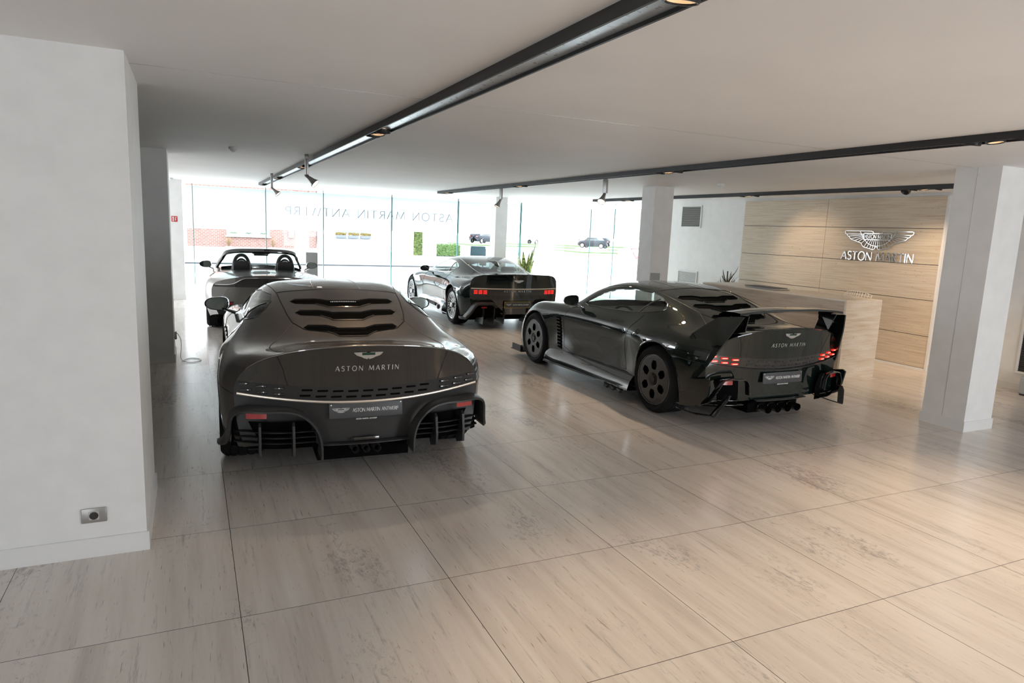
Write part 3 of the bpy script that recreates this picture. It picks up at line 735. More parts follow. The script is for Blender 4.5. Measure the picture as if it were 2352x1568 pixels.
    ln = MB(); hp_pts = [sk.top(x, y, -.001) for x, y in poly_dense(hatch+[hatch[0]], 150)]; ln.tube([p for p in hp_pts if p], .0055, 5, closed=True); ln.obj('hatch_gap', MT['black'], car)
    # louvres: black sheets stand in for three shaded slots, dropped centre, raised lip
    for q, (yc, hw, drop) in enumerate(((.37, .432, .07), (.135, .408, .075), (-.12, .366, .08))):
        def T(x, y, o): return sk.top(x, y, o)
        xs = [-hw, -hw*.9, -hw*.52, -hw*.36, -hw*.30, 0, hw*.28, hw*.36, hw*.52, hw*.9, hw]
        front = [0, .012, .014, -.012, -.03, -.03, -.03, -.012, .014, .012, 0]
        back = [0, -.050, -.060, -.105, -.135, -.135, -.135, -.105, -.060, -.050, 0]
        rows = []
        for k in range(5):
            u = k/4; rows.append([T(x, yc+f*(1-u)+b*u, .0035) for x, f, b in zip(xs, front, back)])
        sl = MB(); sl.grid(np.array([[tuple(p) for p in r] for r in rows])); s_ = sl.obj('louvre_slot', MT['void'], hp)
        lip = MB(); lip_h = .034
        up_ = [T(x, yc+f+.012, .0) for x, f in zip(xs, front)]
        ed = [p+Vector((0, -.012, .022*(.1 if k in (0, 10) else 1)-.008)) for k, p in enumerate(up_)]
        mid = [p+Vector((0, .05, .001)) if k not in (0, 10) else p for k, p in enumerate(up_)]
        lip.grid(np.array([[tuple(p) for p in r] for r in (mid, ed)]), smooth=True)
        und = [p-Vector((0, -.004, .010)) for p in ed]; lip.grid(np.array([[tuple(p) for p in r] for r in (ed, und, up_)]), smooth=True)
        lip.obj('louvre_blade', paintm, hp, sharp=50)
        cl = MB(); ctr = [T(x, yc+b-.004, .004) for x, b in zip(xs[2:9], back[2:9])]; cl.tube(ctr, .0045, 5); cl.obj('louvre_edge', paintm, hp)
        if q == 0 and A:
            br = MB()
            for k in range(15): x = (k-7)*.0145; p = T(x, yc-.05, .007); br.rbox((x-.005, p.y-.006, p.z), (x+.005, p.y+.006, p.z+.008), .002, 1)
            br.obj('brake_light_row', MT['led'], hp)
    # roof with the shallow double bubble line
    for sg in (-1, 1):
        rb = MB(); rb.tube(sk.line('top', [(sg*.20, .66), (sg*.20, .95), (sg*.17, 1.2)], off=-.002), .004, 5); rb.obj('roof_seam', MT['black'] if not A else paintm, car)
    # rear face
    F = fascia_grid(lp, kc, .27, .80, -.76, .16, lean=.03)
    fs = Skin(F)
    zt = lambda x: .682+.055*(abs(x)/.85)**2; zb = lambda x: .575+.075*(abs(x)/.85)**2
    xs = np.linspace(-.90, .90, 25)
    fs.cut('bar', [(x, zb(x)) for x in xs]+[(x, zt(x)) for x in xs[::-1]], (0, 2))
    fs.cut('tail', [(x, zt(x)) for x in xs]+[(.95, 1.1), (-.95, 1.1)], (0, 2))
    fs.build('tail', 'tail_panel', MT['carbon'] if A else paintm, car)
    tb = fs.build('bar', 'light_bar', MT['trimk'] if A else MT['gloss'], car, offset=0)
    fs.build('body', 'rear_bumper', MT['trimk'] if A else paintm, car)
    for sg in (-1, 1):
        ln = MB(); ln.tube([q for q in (fs.rear(sg*x, z, -.001) for x, z in poly_dense([(.60, .925), (.56, .82), (.53, .70)], 20)) if q], .0045, 5); ln.obj('boot_gap', MT['black'], car)
    rg = MB(); rg.tube([tuple(p+np.array([0, -.003, -.002])) for p in lp[kc:len(lp)-kc]], .006, 6); rg.obj('tail_ridge', paintm, car)
    st = MB(); pts = [fs.rear(x, zb(x)-.004, .012) for x in np.linspace(-.855, .855, 60)]
    sweep_rect(st, [p for p in pts if p], .02, .017 if A else .007); st.obj('light_bar_trim', MT['strip'] if A else MT['gloss'], car)
    # lamp blocks and slots along the bar
    for sg in (-1, 1):
        for k in range(3):
            for rz_ in (0, 1):
                x = sg*(.585+.105*k+(.008*k if rz_ else 0)); z = zb(x)+(.028 if rz_ == 0 else .070); p = fs.rear(x, z, .006)
                if p is None: continue
                b = MB(); q = fs.rear(x+sg*.03, z, .006) or p; ang = math.atan2(q.y-p.y, (q.x-p.x)*1.0)
                mt = Matrix.Translation(p) @ Matrix.Rotation(ang if sg > 0 else ang+PI, 4, 'Z')
                b.rbox((-.035, -.010, -.008), (.035, .012, .008), .004, 2, mt)
                l_ = b.obj('tail_light', MT['lens'] if A else MT['redon'], tb)
                if not A:
                    c_ = MB(); c_.rbox((-.026, -.012, -.0025), (.026, 0, .0025), .002, 1, mt); c_.obj('light_core', MT['redglow'], tb)
    sl = MB()
    for k in range(-4, 5):
        for rz_ in (0, 1):
            x = k*.104+(.012 if rz_ else 0); z = zb(x)+(.032 if rz_ == 0 else .074); p = fs.rear(x, z, .002); q = fs.rear(x+.04, z, .002)
            mt = Matrix.Translation(p) @ Matrix.Rotation(math.atan2(q.y-p.y, q.x-p.x), 4, 'Z')
            sl.rbox((-.036, -.004, -.0065), (.036, .006, .0065), .003, 1, mt)
    sl.obj('light_bar_slots', MT['void'] if A else MT['trimk'], tb)
    # emblem and lettering on the tail
    def onrear(x0, z0): return lambda x, z, d: (lambda h: (h if h is not None else Vector((x+x0, -.86, z+z0)))+Vector((0, -.002-d, 0)))(fs.rear(x+x0, z+z0))
    bd = emblem_solid(.20, .004, onrear(0, .925)).obj('winged_badge', MT['chrome'] if False else MT['silver'], car, recalc=True)
    g = MB(); f_ = onrear(0, .925); g.grid(np.array([[tuple(f_(x, z, .0055)) for x in np.linspace(-.045, .045, 5)] for z in (-.008, .010)])); g.obj('badge_centre', MT['green'], bd)
    words('ASTON MARTIN', .036, .17, .42, .002, onrear(0, .802), .44, 'tail_lettering', MT['silver'], car)
    # plate
    plate_set(car, (0, fs.rear(0, .51).y-.018, .51) if A else (0, fs.rear(0, .49).y-.02, .49), R(-4))
    # diffuser frames
    yb = -.80
    for sg in (-1, 1):
        fr = MB()
        if A:
            pts = [(.985, -.52, .27), (.955, -.57, .285), (.925, -.62, .33), (.905, -.67, .43), (.885, -.71, .515), (.84, -.75, .548), (.72, -.80, .552), (.56, -.83, .55), (.47, -.845, .53), (.40, -.855, .48), (.345, -.85, .40), (.325, -.84, .33), (.32, -.82, .21)]
            c = curve(pts, 44); sweep_rect(fr, [(sg*p[0], p[1], p[2]) for p in c], list(np.interp(np.linspace(0, 1, 44), [0, .1, .3, .8, 1], [.10, .22, .17, .13, .22])), list(np.interp(np.linspace(0, 1, 44), [0, .1, .35, 1], [.02, .032, .022, .020])))
            o = fr.obj('diffuser_frame', MT['trimk'], car)
        else:
            pts = [(.925, -.36, .19), (.912, -.60, .22), (.875, -.74, .29), (.825, -.785, .41), (.775, -.80, .50), (.70, -.82, .515), (.55, -.85, .51), (.515, -.855, .47), (.50, -.855, .36)]
            c = poly_dense(pts, 60); sweep_rect(fr, [(sg*p[0], p[1], p[2]) for p in c], .06, .012)
            o = fr.obj('diffuser_frame', MT['gloss'], car)
            f2 = MB(); c = poly_dense([(.95, -.40, .155), (.925, -.62, .15), (.86, -.80, .165), (.775, -.86, .33), (.745, -.86, .375)], 40); sweep_rect(f2, [(sg*p[0], p[1], p[2]) for p in c], .07, .012); f2.obj('diffuser_blade', MT['gloss'], o)
            # side valance behind the rear wheel
            f3 = MB(); o_ = [(.928, -.385, .46), (.935, -.60, .485), (.925, -.74, .515), (.915, -.785, .50), (.905, -.765, .36), (.925, -.68, .25), (.935, -.56, .205), (.935, -.40, .185)]; n_ = len(o_)
            f3.add([(sg*x, y, z) for x, y, z in o_]+[(sg*(x-.018), y, z) for x, y, z in o_], [tuple(range(n_)), tuple(range(2*n_-1, n_-1, -1))]+[(i, (i+1) % n_, n_+(i+1) % n_, n_+i) for i in range(n_)], False); f3.obj('side_valance', paintm, car, recalc=True)
        rec = MB(); xa, xb = (.34, .90) if A else (.50, .90)
        rec.grid(np.array([[(sg*x, yb+.03+.18*max(0, (x-.5)/.4)**2+.02*(z < .4), z) for x in np.linspace(a_, b_, 9)] for z, a_, b_ in (((.445, .40, .88), (.34, .35, .89), (.25, .34, .90)) if A else ((.495, .55, .76), (.36, .52, .82), (.22, .52, .86)))])); rec.obj('diffuser_recess', MT['void'], car)  # black panel stands in for the shade deep in the recess
        for k in range(3 if A else 2):
            s_ = MB(); z = .385-.038*k if A else .30-.045*k
            sweep_rect(s_, [(sg*x, yb-.0+.17*max(0, (x-.5)/.4)**2, z) for x in np.linspace(xa+.01, xb-.02, 9)], .05, .009); s_.obj('diffuser_slat', MT['black'] if A else MT['gloss'], car)
        if A:
            for x in (.50, .715):
                f_ = MB(); z0, z1 = .235, .46; yy = yb-.04+.12*max(0, (x-.5)/.4)**2
                poly = [(yy+.01, z1), (yy-.02, z1-.02), (yy-.045, z0+.08), (yy-.04, z0), (yy+.10, z0-.045), (yy+.14, z0), (yy+.06, z0+.10)]
                f_.add([(sg*x-.008, y, z) for y, z in poly]+[(sg*x+.008, y, z) for y, z in poly], [tuple(range(7)), tuple(range(13, 6, -1))]+[(i, (i+1) % 7, 7+(i+1) % 7, 7+i) for i in range(7)], False); f_.obj('diffuser_fin', MT['trimk'], car, recalc=True)
        rf = MB(); x0, x1, zz = (.67, .80, .508) if A else (.655, .765, .475)
        rf.grid(np.array([[(sg*x, yb-.012+.10*max(0, (x-.5)/.4)**2 - .01, z) for x in np.linspace(x0, x1, 5)] for z in (zz-.02, zz+.018)])); rf.obj('reflector', MT['redoff'], car)
    ce = MB(); ce.grid(np.array([[(x, -.79, .275), (x, -.77, .265), (x, -.70, .225)] for x in np.linspace(-.34, .34, 6)])); ce.box((-.33, -.70, .13), (.33, 0, .24)); ce.obj('diffuser_tray', MT['void'], car)
    cl = MB(); sweep_rect(cl, [(x, -.815+.03*(x/.33)**2, .275) for x in np.linspace(-.33, .33, 9)], .05, .012); cl.obj('centre_splitter', MT['trimk'] if A else MT['gloss'], car)
    if A:
        p_ = MB(); p_.rbox((-.09, -.815, .29), (.09, -.80, .315), .004, 2); p_.obj('rear_fog_light', MT['lens'], car)
        ex = [(x, -.72, .225, .03) for x in (-.078, 0, .078)]
    else: ex = [(x, -.74, .185, .042) for x in (-.195, -.065, .065, .195)]
    for x, y, z, r in ex:
        e = MB(); e.lathe([(r*.86, -.10), (r*.9, 0), (r, -.002), (r, .16)], 22, Matrix.Translation((x, y, z)) @ Matrix.Rotation(R(-90), 4, 'X') @ Matrix.Scale(1.0 if A else 1.25, 4, (1, 0, 0)))
        e.lathe([(0, .08), (r*.9, .08)], 18, Matrix.Translation((x, y, z)) @ Matrix.Rotation(R(-90), 4, 'X')); e.obj('exhaust_pipe', MT['spotd'] if A else MT['carbon'], car)
    # wheels
    st_ = 'mesh' if A else 'disc'
    for sg in (-1, 1):
        for y in (0, 2.705):
            ww = .315 if y == 0 else .285
            make_wheel(car, sg*(.975-ww/2), y, .352, ww, st_, sg)
        z0 = sk.side(1.70, .88, sg)
        make_mirror(car, sg, (z0.x-sg*.02, 1.66, .90), (sg*1.01, 1.66, .99), w=.215, h=.13)
        # sill
        s_ = MB()
        rows = []
        for y in np.linspace(.42, 2.36, 26):
            u = (y-.42)/1.94; flare = .06*math.exp(-((y-2.30)/.22)**2)+.03*math.exp(-((y-.45)/.25)**2); k = .97 if not A else .95
            rows.append([(sg*.86, y, .30), (sg*(.895+flare*.4), y, .29), (sg*(k-.03+flare*.4), y, .20+.03*(1-u)), (sg*(k+flare*.3), y, .155-.035*u), (sg*(k+flare*.3), y, .135-.035*u), (sg*.85, y, .13-.02*u)])
        s_.grid(np.array(rows)); s_.obj('side_skirt', MT['carbonside'] if False else (MT['gloss'] if not A else MT['carbon']), car, sharp=30)
        if not A:
            for k in range(3): e = MB(); e.tube([(sg*.92, .62+.13*k, .14), (sg*.985, .55+.13*k, .115), (sg*.995, .50+.13*k, .105)], [.03, .028, .02], 8, flat=(.7, 1.5)); e.obj('side_vent_scoop', MT['gloss'], car)
            b = MB(); b.rbox((sg*.87-.10, 3.08, .085), (sg*.87+.10, 3.42, .10), .006, 1); b.rbox((sg*.968-.007, 3.08, .09), (sg*.968+.007, 3.36, .185), .005, 1); b.rbox((sg*.93-.006, 3.10, .09), (sg*.93+.006, 3.34, .165), .004, 1); b.obj('front_winglet', MT['black'], car)
            fu = MB() if sg < 0 else None
            if fu:
                p = sk.side(.335, .80, sg, .002); nr_ = (sk.side(.335, .83, sg)-sk.side(.335, .77, sg)).normalized().cross(Vector((0, -1, 0))); fu.lathe([(0, .002), (.028, .002), (.031, -.002)], 20, Matrix.Translation(p) @ nr_.to_track_quat('Z', 'Y').to_matrix().to_4x4()); fu.obj('fuel_cap', MT['black'], car)
            h = MB(); h.tube(sk.line('side', [(.72, .86), (.84, .855), (.94, .85), (.94, .835), (.84, .838), (.72, .845)], sg, off=0, dense=False), .003, 5); h.obj('door_handle', MT['black'], car)
    # nose: closes the front, seen only in reflections
    fl = G[-1]; c = fl.mean(0); nm = MB(); nm.grid(np.array([[tuple(p) for p in fl], [tuple((p-c)*[.9, 1, .8]+c+[0, .03, 0]) for p in fl], [tuple((p-c)*[.1, 1, .1]+c+[0, .04, 0]) for p in fl]])); nm.obj('front_grille', MT['black'], car)
    ub = MB(); ub.box((-.80, -.2, .11), (.80, 3.4, .13)); ub.obj('undertray', MT['void'], car)
    interior(car)
    if not A:
        # side blades rising to the wing
        for sg in (-1, 1):
            O_ = W('0,0'); rows = []
            L1 = [(.893, -.36, .70), (.893, -.43, .885), (.785, -.50, .985), (.682, -.56, 1.068), (.676, -.68, 1.09), (.674, -.87, 1.112)]
            L2 = [(.925, -.42, .46), (.905, -.53, .60), (.865, -.66, .72), (.80, -.73, .88), (.74, -.80, .99), (.678, -.875, 1.108)]
            L3 = [(.925, -.42, .46), (.925, -.56, .455), (.880, -.68, .62), (.81, -.76, .80), (.75, -.83, .95), (.676, -.89, 1.11)]
            for u in np.linspace(0, 1, 14):
                a = np.array([np.interp(u*5, range(6), [p[k] for p in L1]) for k in range(3)]); b = np.array([np.interp(u*5, range(6), [p[k] for p in L3]) for k in range(3)])
                rows.append([(sg*(a+(b-a)*v)[0]+sg*.02*math.sin(PI*v)*(1-u), (a+(b-a)*v)[1], (a+(b-a)*v)[2]) for v in np.linspace(0, 1, 6)])
            rows = np.array(rows); inn = rows.copy(); inn[:, :, 0] -= sg*.016
            bl = MB(); bl.grid(rows); bl.grid(inn); ring = list(rows[0])+list(rows[1:, -1])+list(rows[-1, ::-1][1:])+list(rows[::-1, 0][1:-1]); ri = [np.array(p)-[sg*.016, 0, 0] for p in ring]
            bl.grid(np.array([ring, ri]), closev=True); bl.obj('side_blade', paintm, car, recalc=False)
            ip = MB(); ip.add([(sg*.59, -.60, .90), (sg*.56, -.80, .955), (sg*.585, -.86, 1.115), (sg*.60, -.66, 1.10), (sg*.578, -.60, .90), (sg*.548, -.80, .955), (sg*.573, -.86, 1.115), (sg*.588, -.66, 1.10)], [(0, 1, 2, 3), (7, 6, 5, 4), (0, 4, 5, 1), (1, 5, 6, 2), (2, 6, 7, 3), (3, 7, 4, 0)], False)
            ip.tube([(sg*.575, -.78, 1.035), (sg*.70, -.78, 1.02)], .006, 5); ip.obj('wing_strut', MT['gloss'], car, recalc=True)
        wg = MB(); rows = []
        for x in np.linspace(-.68, .68, 31):
            u = abs(x)/.68; zc = 1.108+.040*(1-u**2.2); yf = -.56-.0*u; ch = .30-.0*u; foil = [(0, 0), (.1, .012), (.35, .018), (.7, .012), (1, .006), (1, -.004), (.7, -.006), (.35, -.010), (.1, -.008)]
            yf = -.55-.07*(1-u)
            rows.append([(x, yf-ch*a, zc+b*2.0+.018*a-.03*(1-a)**2) for a, b in foil])
        wg.grid(np.array(rows), closev=True); wg.obj('rear_wing', paintm, car, recalc=True)
    return car

coupe('bronze', 'bronze grey sports coupe with louvred rear window and unlit tail lights, nearest the camera', (1.132, 5.471, 0), R(-2.83))
coupe('green', 'black green sports coupe with high rear wing and disc wheels beside the reception desk', (5.237, 5.590, 0), R(.29))
# ------------------------------------------------------------------ room shell
CZ = 2.60
def plane_obj(name, a, b, c, d, material, thick=None):
    mb = MB(); mb.add([a, b, c, d], [(0, 1, 2, 3)], False); return mb.obj(name, material)
def box_obj(name, a, b, material, bevel=0, parent=None):
    mb = MB(); (mb.rbox(a, b, bevel, 2) if bevel else mb.box(a, b)); return mb.obj(name, material, parent)
struct(box_obj('floor', (-5, -3.5, -.12), (10.32, 18.12, 0), MT['floor']))
struct(box_obj('ceiling', (-5, -3.5, CZ), (10.32, 18.25, CZ+.25), MT['ceil']))
struct(box_obj('wall_left', (-5.15, -3.5, 0), (-5, 14.0, CZ), MT['white']))
struct(box_obj('wall_left_far', (-5.15, 16.6, 0), (-5, 18.12, CZ), MT['white']))
struct(box_obj('wall_right', (9.85, -3.5, 0), (10.1, 12.72, CZ), MT['white']))
struct(box_obj('wall_rear', (-5.15, -3.6, 0), (-3.6, -3.5, CZ), MT['white']))
struct(box_obj('wall_rear_mid', (-2.8, -3.6, 0), (4.6, -3.5, CZ), MT['white']))
struct(box_obj('wall_rear_right', (6.6, -3.6, 0), (10.1, -3.5, CZ), MT['white']))
# partitions on the left and their skirting
def pier(name, x0, y0, x1, y1, label, th=.012, hh=.105):
    o = box_obj(name, (x0, y0, 0), (x1, y1, CZ), MT['white']); o['kind'] = 'structure'; o['label'] = label
    s = MB(); s.box((x0-th, y0-th, 0), (x1+th, y0, hh)); s.box((x0-th, y1, 0), (x1+th, y1+th, hh)); s.box((x0-th, y0, 0), (x0, y1, hh)); s.box((x1, y0, 0), (x1+th, y1, hh))
    s.obj('skirting', MT['trim'], o); return o
pier('wall_front_left', -5, 4.0, -.27, 4.93, 'white wall block with a grey power socket at the left edge')
pier('wall_middle_left', -5, 9.38, -.235, 9.95, 'grey shaded wall end behind the left wall block')
pier('wall_rear_left', -5, 16.7, -.15, 17.25, 'white wall end with a small red fire sign')
cols = [pier('column', 6.95, 4.03, 7.40, 4.47, ''), pier('column', 6.70, 9.06, 7.07, 9.40, ''), pier('column', 6.79, 15.55, 7.10, 15.86, ''), pier('column', 9.03, 17.2, 9.41, 17.56, '')]
for o, l in zip(cols, ('large white square column at the right, nearest the camera', 'white square column behind the roof of the winged coupe', 'white column beyond the dark coupe by the window', 'white corner column beside the potted snake plant')): tag(o, l, 'column', kind='thing')
s = MB()
for p in ((6.965, 4.255),): s.box((6.9485, 4.254, .11), (6.9495, 4.2555, CZ))
s.obj('panel_joint', MT['spot'], cols[0])
# skirting on the right wall (not across the stone panel)
s = MB(); s.box((9.835, -3.5, 0), (9.85, 6.33, .09)); s.box((9.835, 10.35, 0), (9.85, 12.72, .09)); struct(s.obj('baseboard_right', MT['trim']))
# faint ceiling seam
s = MB(); s.box((-.27, 4.30, CZ-.0008), (9.85, 4.304, CZ+.01)); struct(s.obj('trim_1', MT['spot']))
# travertine feature wall of long courses
t = thing('stone_feature_wall', 'beige travertine panel wall behind the reception desk', 'wall panel', (9.85, 8.3, 0))
t['kind'] = 'structure'
zs = [0.03, .51, 1.04, 1.56, 2.085, 2.555]
for k in range(5):
    for (y0, y1) in ((6.36, 8.392), (8.396, 10.33)):
        mb = MB(); mb.rbox((-.045, y0-8.3, zs[k]+.004), (0, y1-8.3, zs[k+1]-.004), .002, 1); mb.obj('stone_slab', MT['stone_wall'], t)
mb = MB(); mb.box((-.03, 6.37-8.3, 0), (-.005, 10.32-8.3, 2.55)); mb.obj('shadow_gap', MT['black'], t)
mb = MB(); mb.box((-.055, 6.36-8.3, 0), (-.045, 10.33-8.3, .03)); mb.obj('base_strip', MT['trim'], t)
mb = MB(); mb.box((-.055, 6.33-8.3, 0), (0, 6.36-8.3, 2.56)); mb.obj('edge_strip', MT['trim'], t)

# ------------------------------------------------------------------ glazed fronts
FY = 18.0
xg = [-.15, .057, 1.68, 3.06, 4.83, 6.70, 8.63, 10.15]
for k in range(7):
    o = MB().add([(xg[k]+.006, FY, .10), (xg[k+1]-.006, FY, .10), (xg[k+1]-.006, FY, CZ), (xg[k]+.006, FY, CZ)], [(0, 1, 2, 3)], False).obj('window_%d' % (k+1), MT['winglass']); struct(o)
    if k < 6: e = box_obj('glass_joint', (xg[k+1]-.006, FY-.10, .10), (xg[k+1]+.006, FY+.004, CZ), MT['glassedge'], parent=o)
yg = [FY, 16.6, 15.4, 14.1, 12.72]
for k in range(4):
    o = MB().add([(10.15, yg[k]-.006, .10), (10.15, yg[k+1]+.006, .10), (10.15, yg[k+1]+.006, CZ), (10.15, yg[k]-.006, CZ)], [(0, 1, 2, 3)], False).obj('window_%d' % (k+8), MT['winglass']); struct(o)
    e = box_obj('glass_joint', (10.146, yg[k+1]-.005, .10), (10.165, yg[k+1]+.005, CZ), MT['glassedge'], parent=o)
mb = MB(); mb.box((-.15, FY-.12, 0), (10.25, FY+.1, .10)); mb.box((10.05, 12.72, 0), (10.25, FY-.12, .10)); struct(mb.obj('trim_2', MT['trim']))
mb = MB(); mb.box((10.0, 12.72, 0), (10.1, 12.78, 2.2)); struct(mb.obj('trim_3', MT['trim']))
# white film over the upper part of the glass, lettered for the street
fm = MB()
for k in range(6): fm.box((xg[k]+.01, FY+.012, (1.545, 1.545, 1.58, 1.63, 1.66, 1.67)[k]), (xg[k+1]-.01, FY+.014, 2.545))
tag(fm.obj('window_film', MT['film']), 'white frosted film band across the upper front windows', 'window film', kind='structure')
fm = MB()
for k in range(4): fm.box((10.162, yg[k+1]+.01, 1.70), (10.164, yg[k]-.01, 2.47))
tag(fm.obj('window_film', MT['film']), 'white frosted film band across the side windows behind the corner column', 'window film', kind='structure')
MT['filmletter'] = mat('film_letter_blue_grey', (.15, .19, .24), .7)
f = lambda x, z, d: Vector((4.35-x, FY+.006-d, z+1.965))
tag(lettering('ASTON MARTIN ANTWERP', .205, .08, .24, .001, f, width=4.42).obj('window_lettering', MT['filmletter'], sharp=None), 'grey mirrored ASTON MARTIN ANTWERP letters along the window film', 'lettering')

# ------------------------------------------------------------------ ceiling channels with recessed lamps
def downlights(parent, x, y, on=True, n=3, tilt=(0, 0, 0), pw=0, tgt=None):
    for k in range(n):
        yy = y+(k-(n-1)/2)*.165; mt = Matrix.Translation((x, yy, CZ-.052)) @ Matrix.Rotation(R(tilt[k % 3]), 4, 'X')
        a = MB(); a.lathe([(.060, .03), (.062, 0), (.058, -.008), (.052, -.008), (.050, 0), (.030, .018)], 26, mt); o = a.obj('recessed_lamp', MT['black'], parent)
        b = MB(); b.lathe([(.048, -.002), (.040, .010), (.020, .016)], 22, mt); b.obj('lamp_reflector', MT['lampring'], o)
        c = MB(); c.lathe([(0, .012), (.022, .012)], 16, mt); c.obj('lamp_bulb', MT['lampon'], o)
def channel(x, y0, y1, label, lamps):
    t = thing('ceiling_light_channel', label, 'ceiling light', (0, 0, 0), group='dark light channels under the ceiling')
    w_, h_ = .14, .052; mb = MB()
    for a in (0, w_-.012): mb.box((x+a, y0, CZ-h_), (x+a+.012, y1, CZ))
    mb.box((x, y1-.012, CZ-h_), (x+w_, y1, CZ)); mb.box((x, y0, CZ-h_), (x+w_, y0+.012, CZ)); mb.obj('channel_frame', MT['beam'], t)
    mb = MB(); mb.box((x+.012, y0+.012, CZ-.036), (x+w_-.012, y1-.012, CZ-.002)); mb.obj('channel_inlay', MT['beam_in'], t)
    for y in lamps: downlights(t, x+w_/2, y, tilt=(14, -6, 10))
    return t
channel(1.355, -2.5, 16.0, 'dark ceiling light channel running overhead towards the left windows', [1.70, 5.75, 9.9, 12.9, 15.6])
channel(4.98, -2.5, 14.7, 'middle dark ceiling light channel ending above the dark coupe', [3.0, 6.6, 10.6, 14.2])
channel(8.52, -2.5, 13.9, 'far dark ceiling light channel in front of the stone wall', [3.4, 5.9, 9.0, 12.6])
# swivelling head hanging from the far channel
mb = MB(); mt = Matrix.Translation((8.58, 6.15, CZ-.07)) @ Matrix.Rotation(R(40), 4, 'Y'); mb.lathe([(0, .05), (.055, .05), (.06, 0), (.055, -.012), (.045, .01), (0, .02)], 24, mt)
tag(mb.obj('swivel_lamp', MT['black']), 'black swivelling lamp tipped out of the far ceiling channel', 'ceiling light')

def track_spot(x, y, label, dirv, lit):
    t = thing('spotlight', label, 'spotlight', (x, y, CZ), group=None)
    a = MB(); a.rbox((-.022, -.022, -.05), (.022, .022, 0), .003, 1); a.obj('ceiling_socket', MT['spot'], t)
    a = MB(); a.rbox((-.017, -.05, -.235), (.017, .035, -.05), .004, 2); a.obj('gear_box', MT['spot'], t)
    d = Vector(dirv).normalized(); q = d.to_track_quat('Z', 'Y').to_matrix().to_4x4(); mt = Matrix.Translation((0, 0, -.245)) @ q
    a = MB(); a.lathe([(0, -.02), (.018, -.02), (.022, .0), (.022, .03), (.026, .04), (.034, .08), (.052, .125), (.056, .13), (.056, .145), (.050, .143)], 28, mt); h = a.obj('lamp_head', MT['spot'], t, sharp=50)
    b = MB(); b.lathe([(0, .138), (.050, .140)], 24, mt); b.obj('lamp_lens', MT['lampon' if lit else 'lampring'], h)
track_spot(1.28, 8.65, 'grey spotlight with a glowing face, nearer of two beside the left ceiling channel', (.75, -.45, -.75), True)
track_spot(1.28, 12.55, 'smaller grey spotlight at the far end of the left ceiling channel', (.75, -.35, -.8), False)
track_spot(5.15, 11.6, 'grey spotlight hanging above the dark coupe with the slatted tail', (-.45, .05, -.9), False)
track_spot(5.18, 8.15, 'brightly lit grey spotlight above the roof of the winged coupe', (-.55, -.35, -.8), True)
for loc, l in (((.46, 8.45), 'round white smoke detector on the ceiling at the left'), ((7.0, 7.9), 'round white smoke detector on the ceiling near the stone wall'), ((-.35, 16.2), 'tiny round ceiling detector above the fire sign')):
    mb = MB(); mb.lathe([(0, -.055), (.018, -.055), (.02, -.045), (.036, -.04), (.04, -.028), (.05, -.026), (.052, 0)], 24, Matrix.Translation((*loc, CZ))); tag(mb.obj('smoke_detector', MT['trim'], recalc=True), l, 'smoke detector')

# ------------------------------------------------------------------ fittings on the walls
t = thing('power_socket', 'grey power socket plate low on the left wall block', 'power socket', (-.512, 4.0, .232))
mb = MB(); mb.rbox((-.058, -.011, -.040), (.058, 0, .040), .004, 2); mb.obj('socket_plate', MT['spot'], t)
mb = MB(); mb.rbox((-.024, -.013, -.024), (.024, -.009, .024), .002, 1); mb.obj('socket_insert', MT['silver'], t)
mb = MB(); mb.lathe([(.021, .012), (.021, .0142), (.019, .0142), (.018, .0135), (0, .0135)], 24, Matrix.Rotation(R(90), 4, 'X')); o = mb.obj('socket_well', MT['trimk'], t)
mb = MB(); 
for x in (-.0085, .0085): mb.lathe([(0, .0145), (.003, .0145), (.003, .006)], 10, Matrix.Translation((x, 0, 0)) @ Matrix.Rotation(R(90), 4, 'X'))
mb.obj('socket_holes', MT['black'], t)
t = thing('fire_sign', 'small red and white fire equipment sign on the rear left wall end', 'sign', (-.315, 16.7, 1.755))
mb = MB(); mb.rbox((-.06, -.006, -.06), (.06, 0, .06), .003, 1); mb.obj('sign_plate', mat('sign_red', (.55, .02, .02), .4), t)
mb = MB(); mb.box((-.042, -.0075, -.045), (-.008, -.006, .045)); mb.box((.012, -.0075, -.035), (.03, -.006, .02)); mb.box((.012, -.0075, .028), (.044, -.006, .04)); mb.obj('sign_pictogram', MT['letter'], t)
mb = MB(); mb.box((-.034, -.0085, -.03), (-.024, -.0075, .02)); mb.obj('extinguisher_mark', bpy.data.materials['sign_red'], t)
# socket and white cable on the middle left wall end
t = thing('wall_plug', 'grey wall plug with a thin white cable at the middle left wall end', 'plug', (-.235, 9.6, .31))
mb = MB(); mb.rbox((0, -.04, -.05), (.03, .04, .05), .006, 2); mb.obj('plug_body', MT['spot'], t)
mb = MB(); mb.tube(curve([(.03, 0, .03), (.06, 0, -.02), (.07, -.1, -.2), (.10, -.25, -.295), (.22, -.3, -.303), (.30, -.15, -.303), (.2, -.02, -.303), (.08, -.22, -.303)], 40), .004, 6); mb.obj('cable', MT['trim'], t)
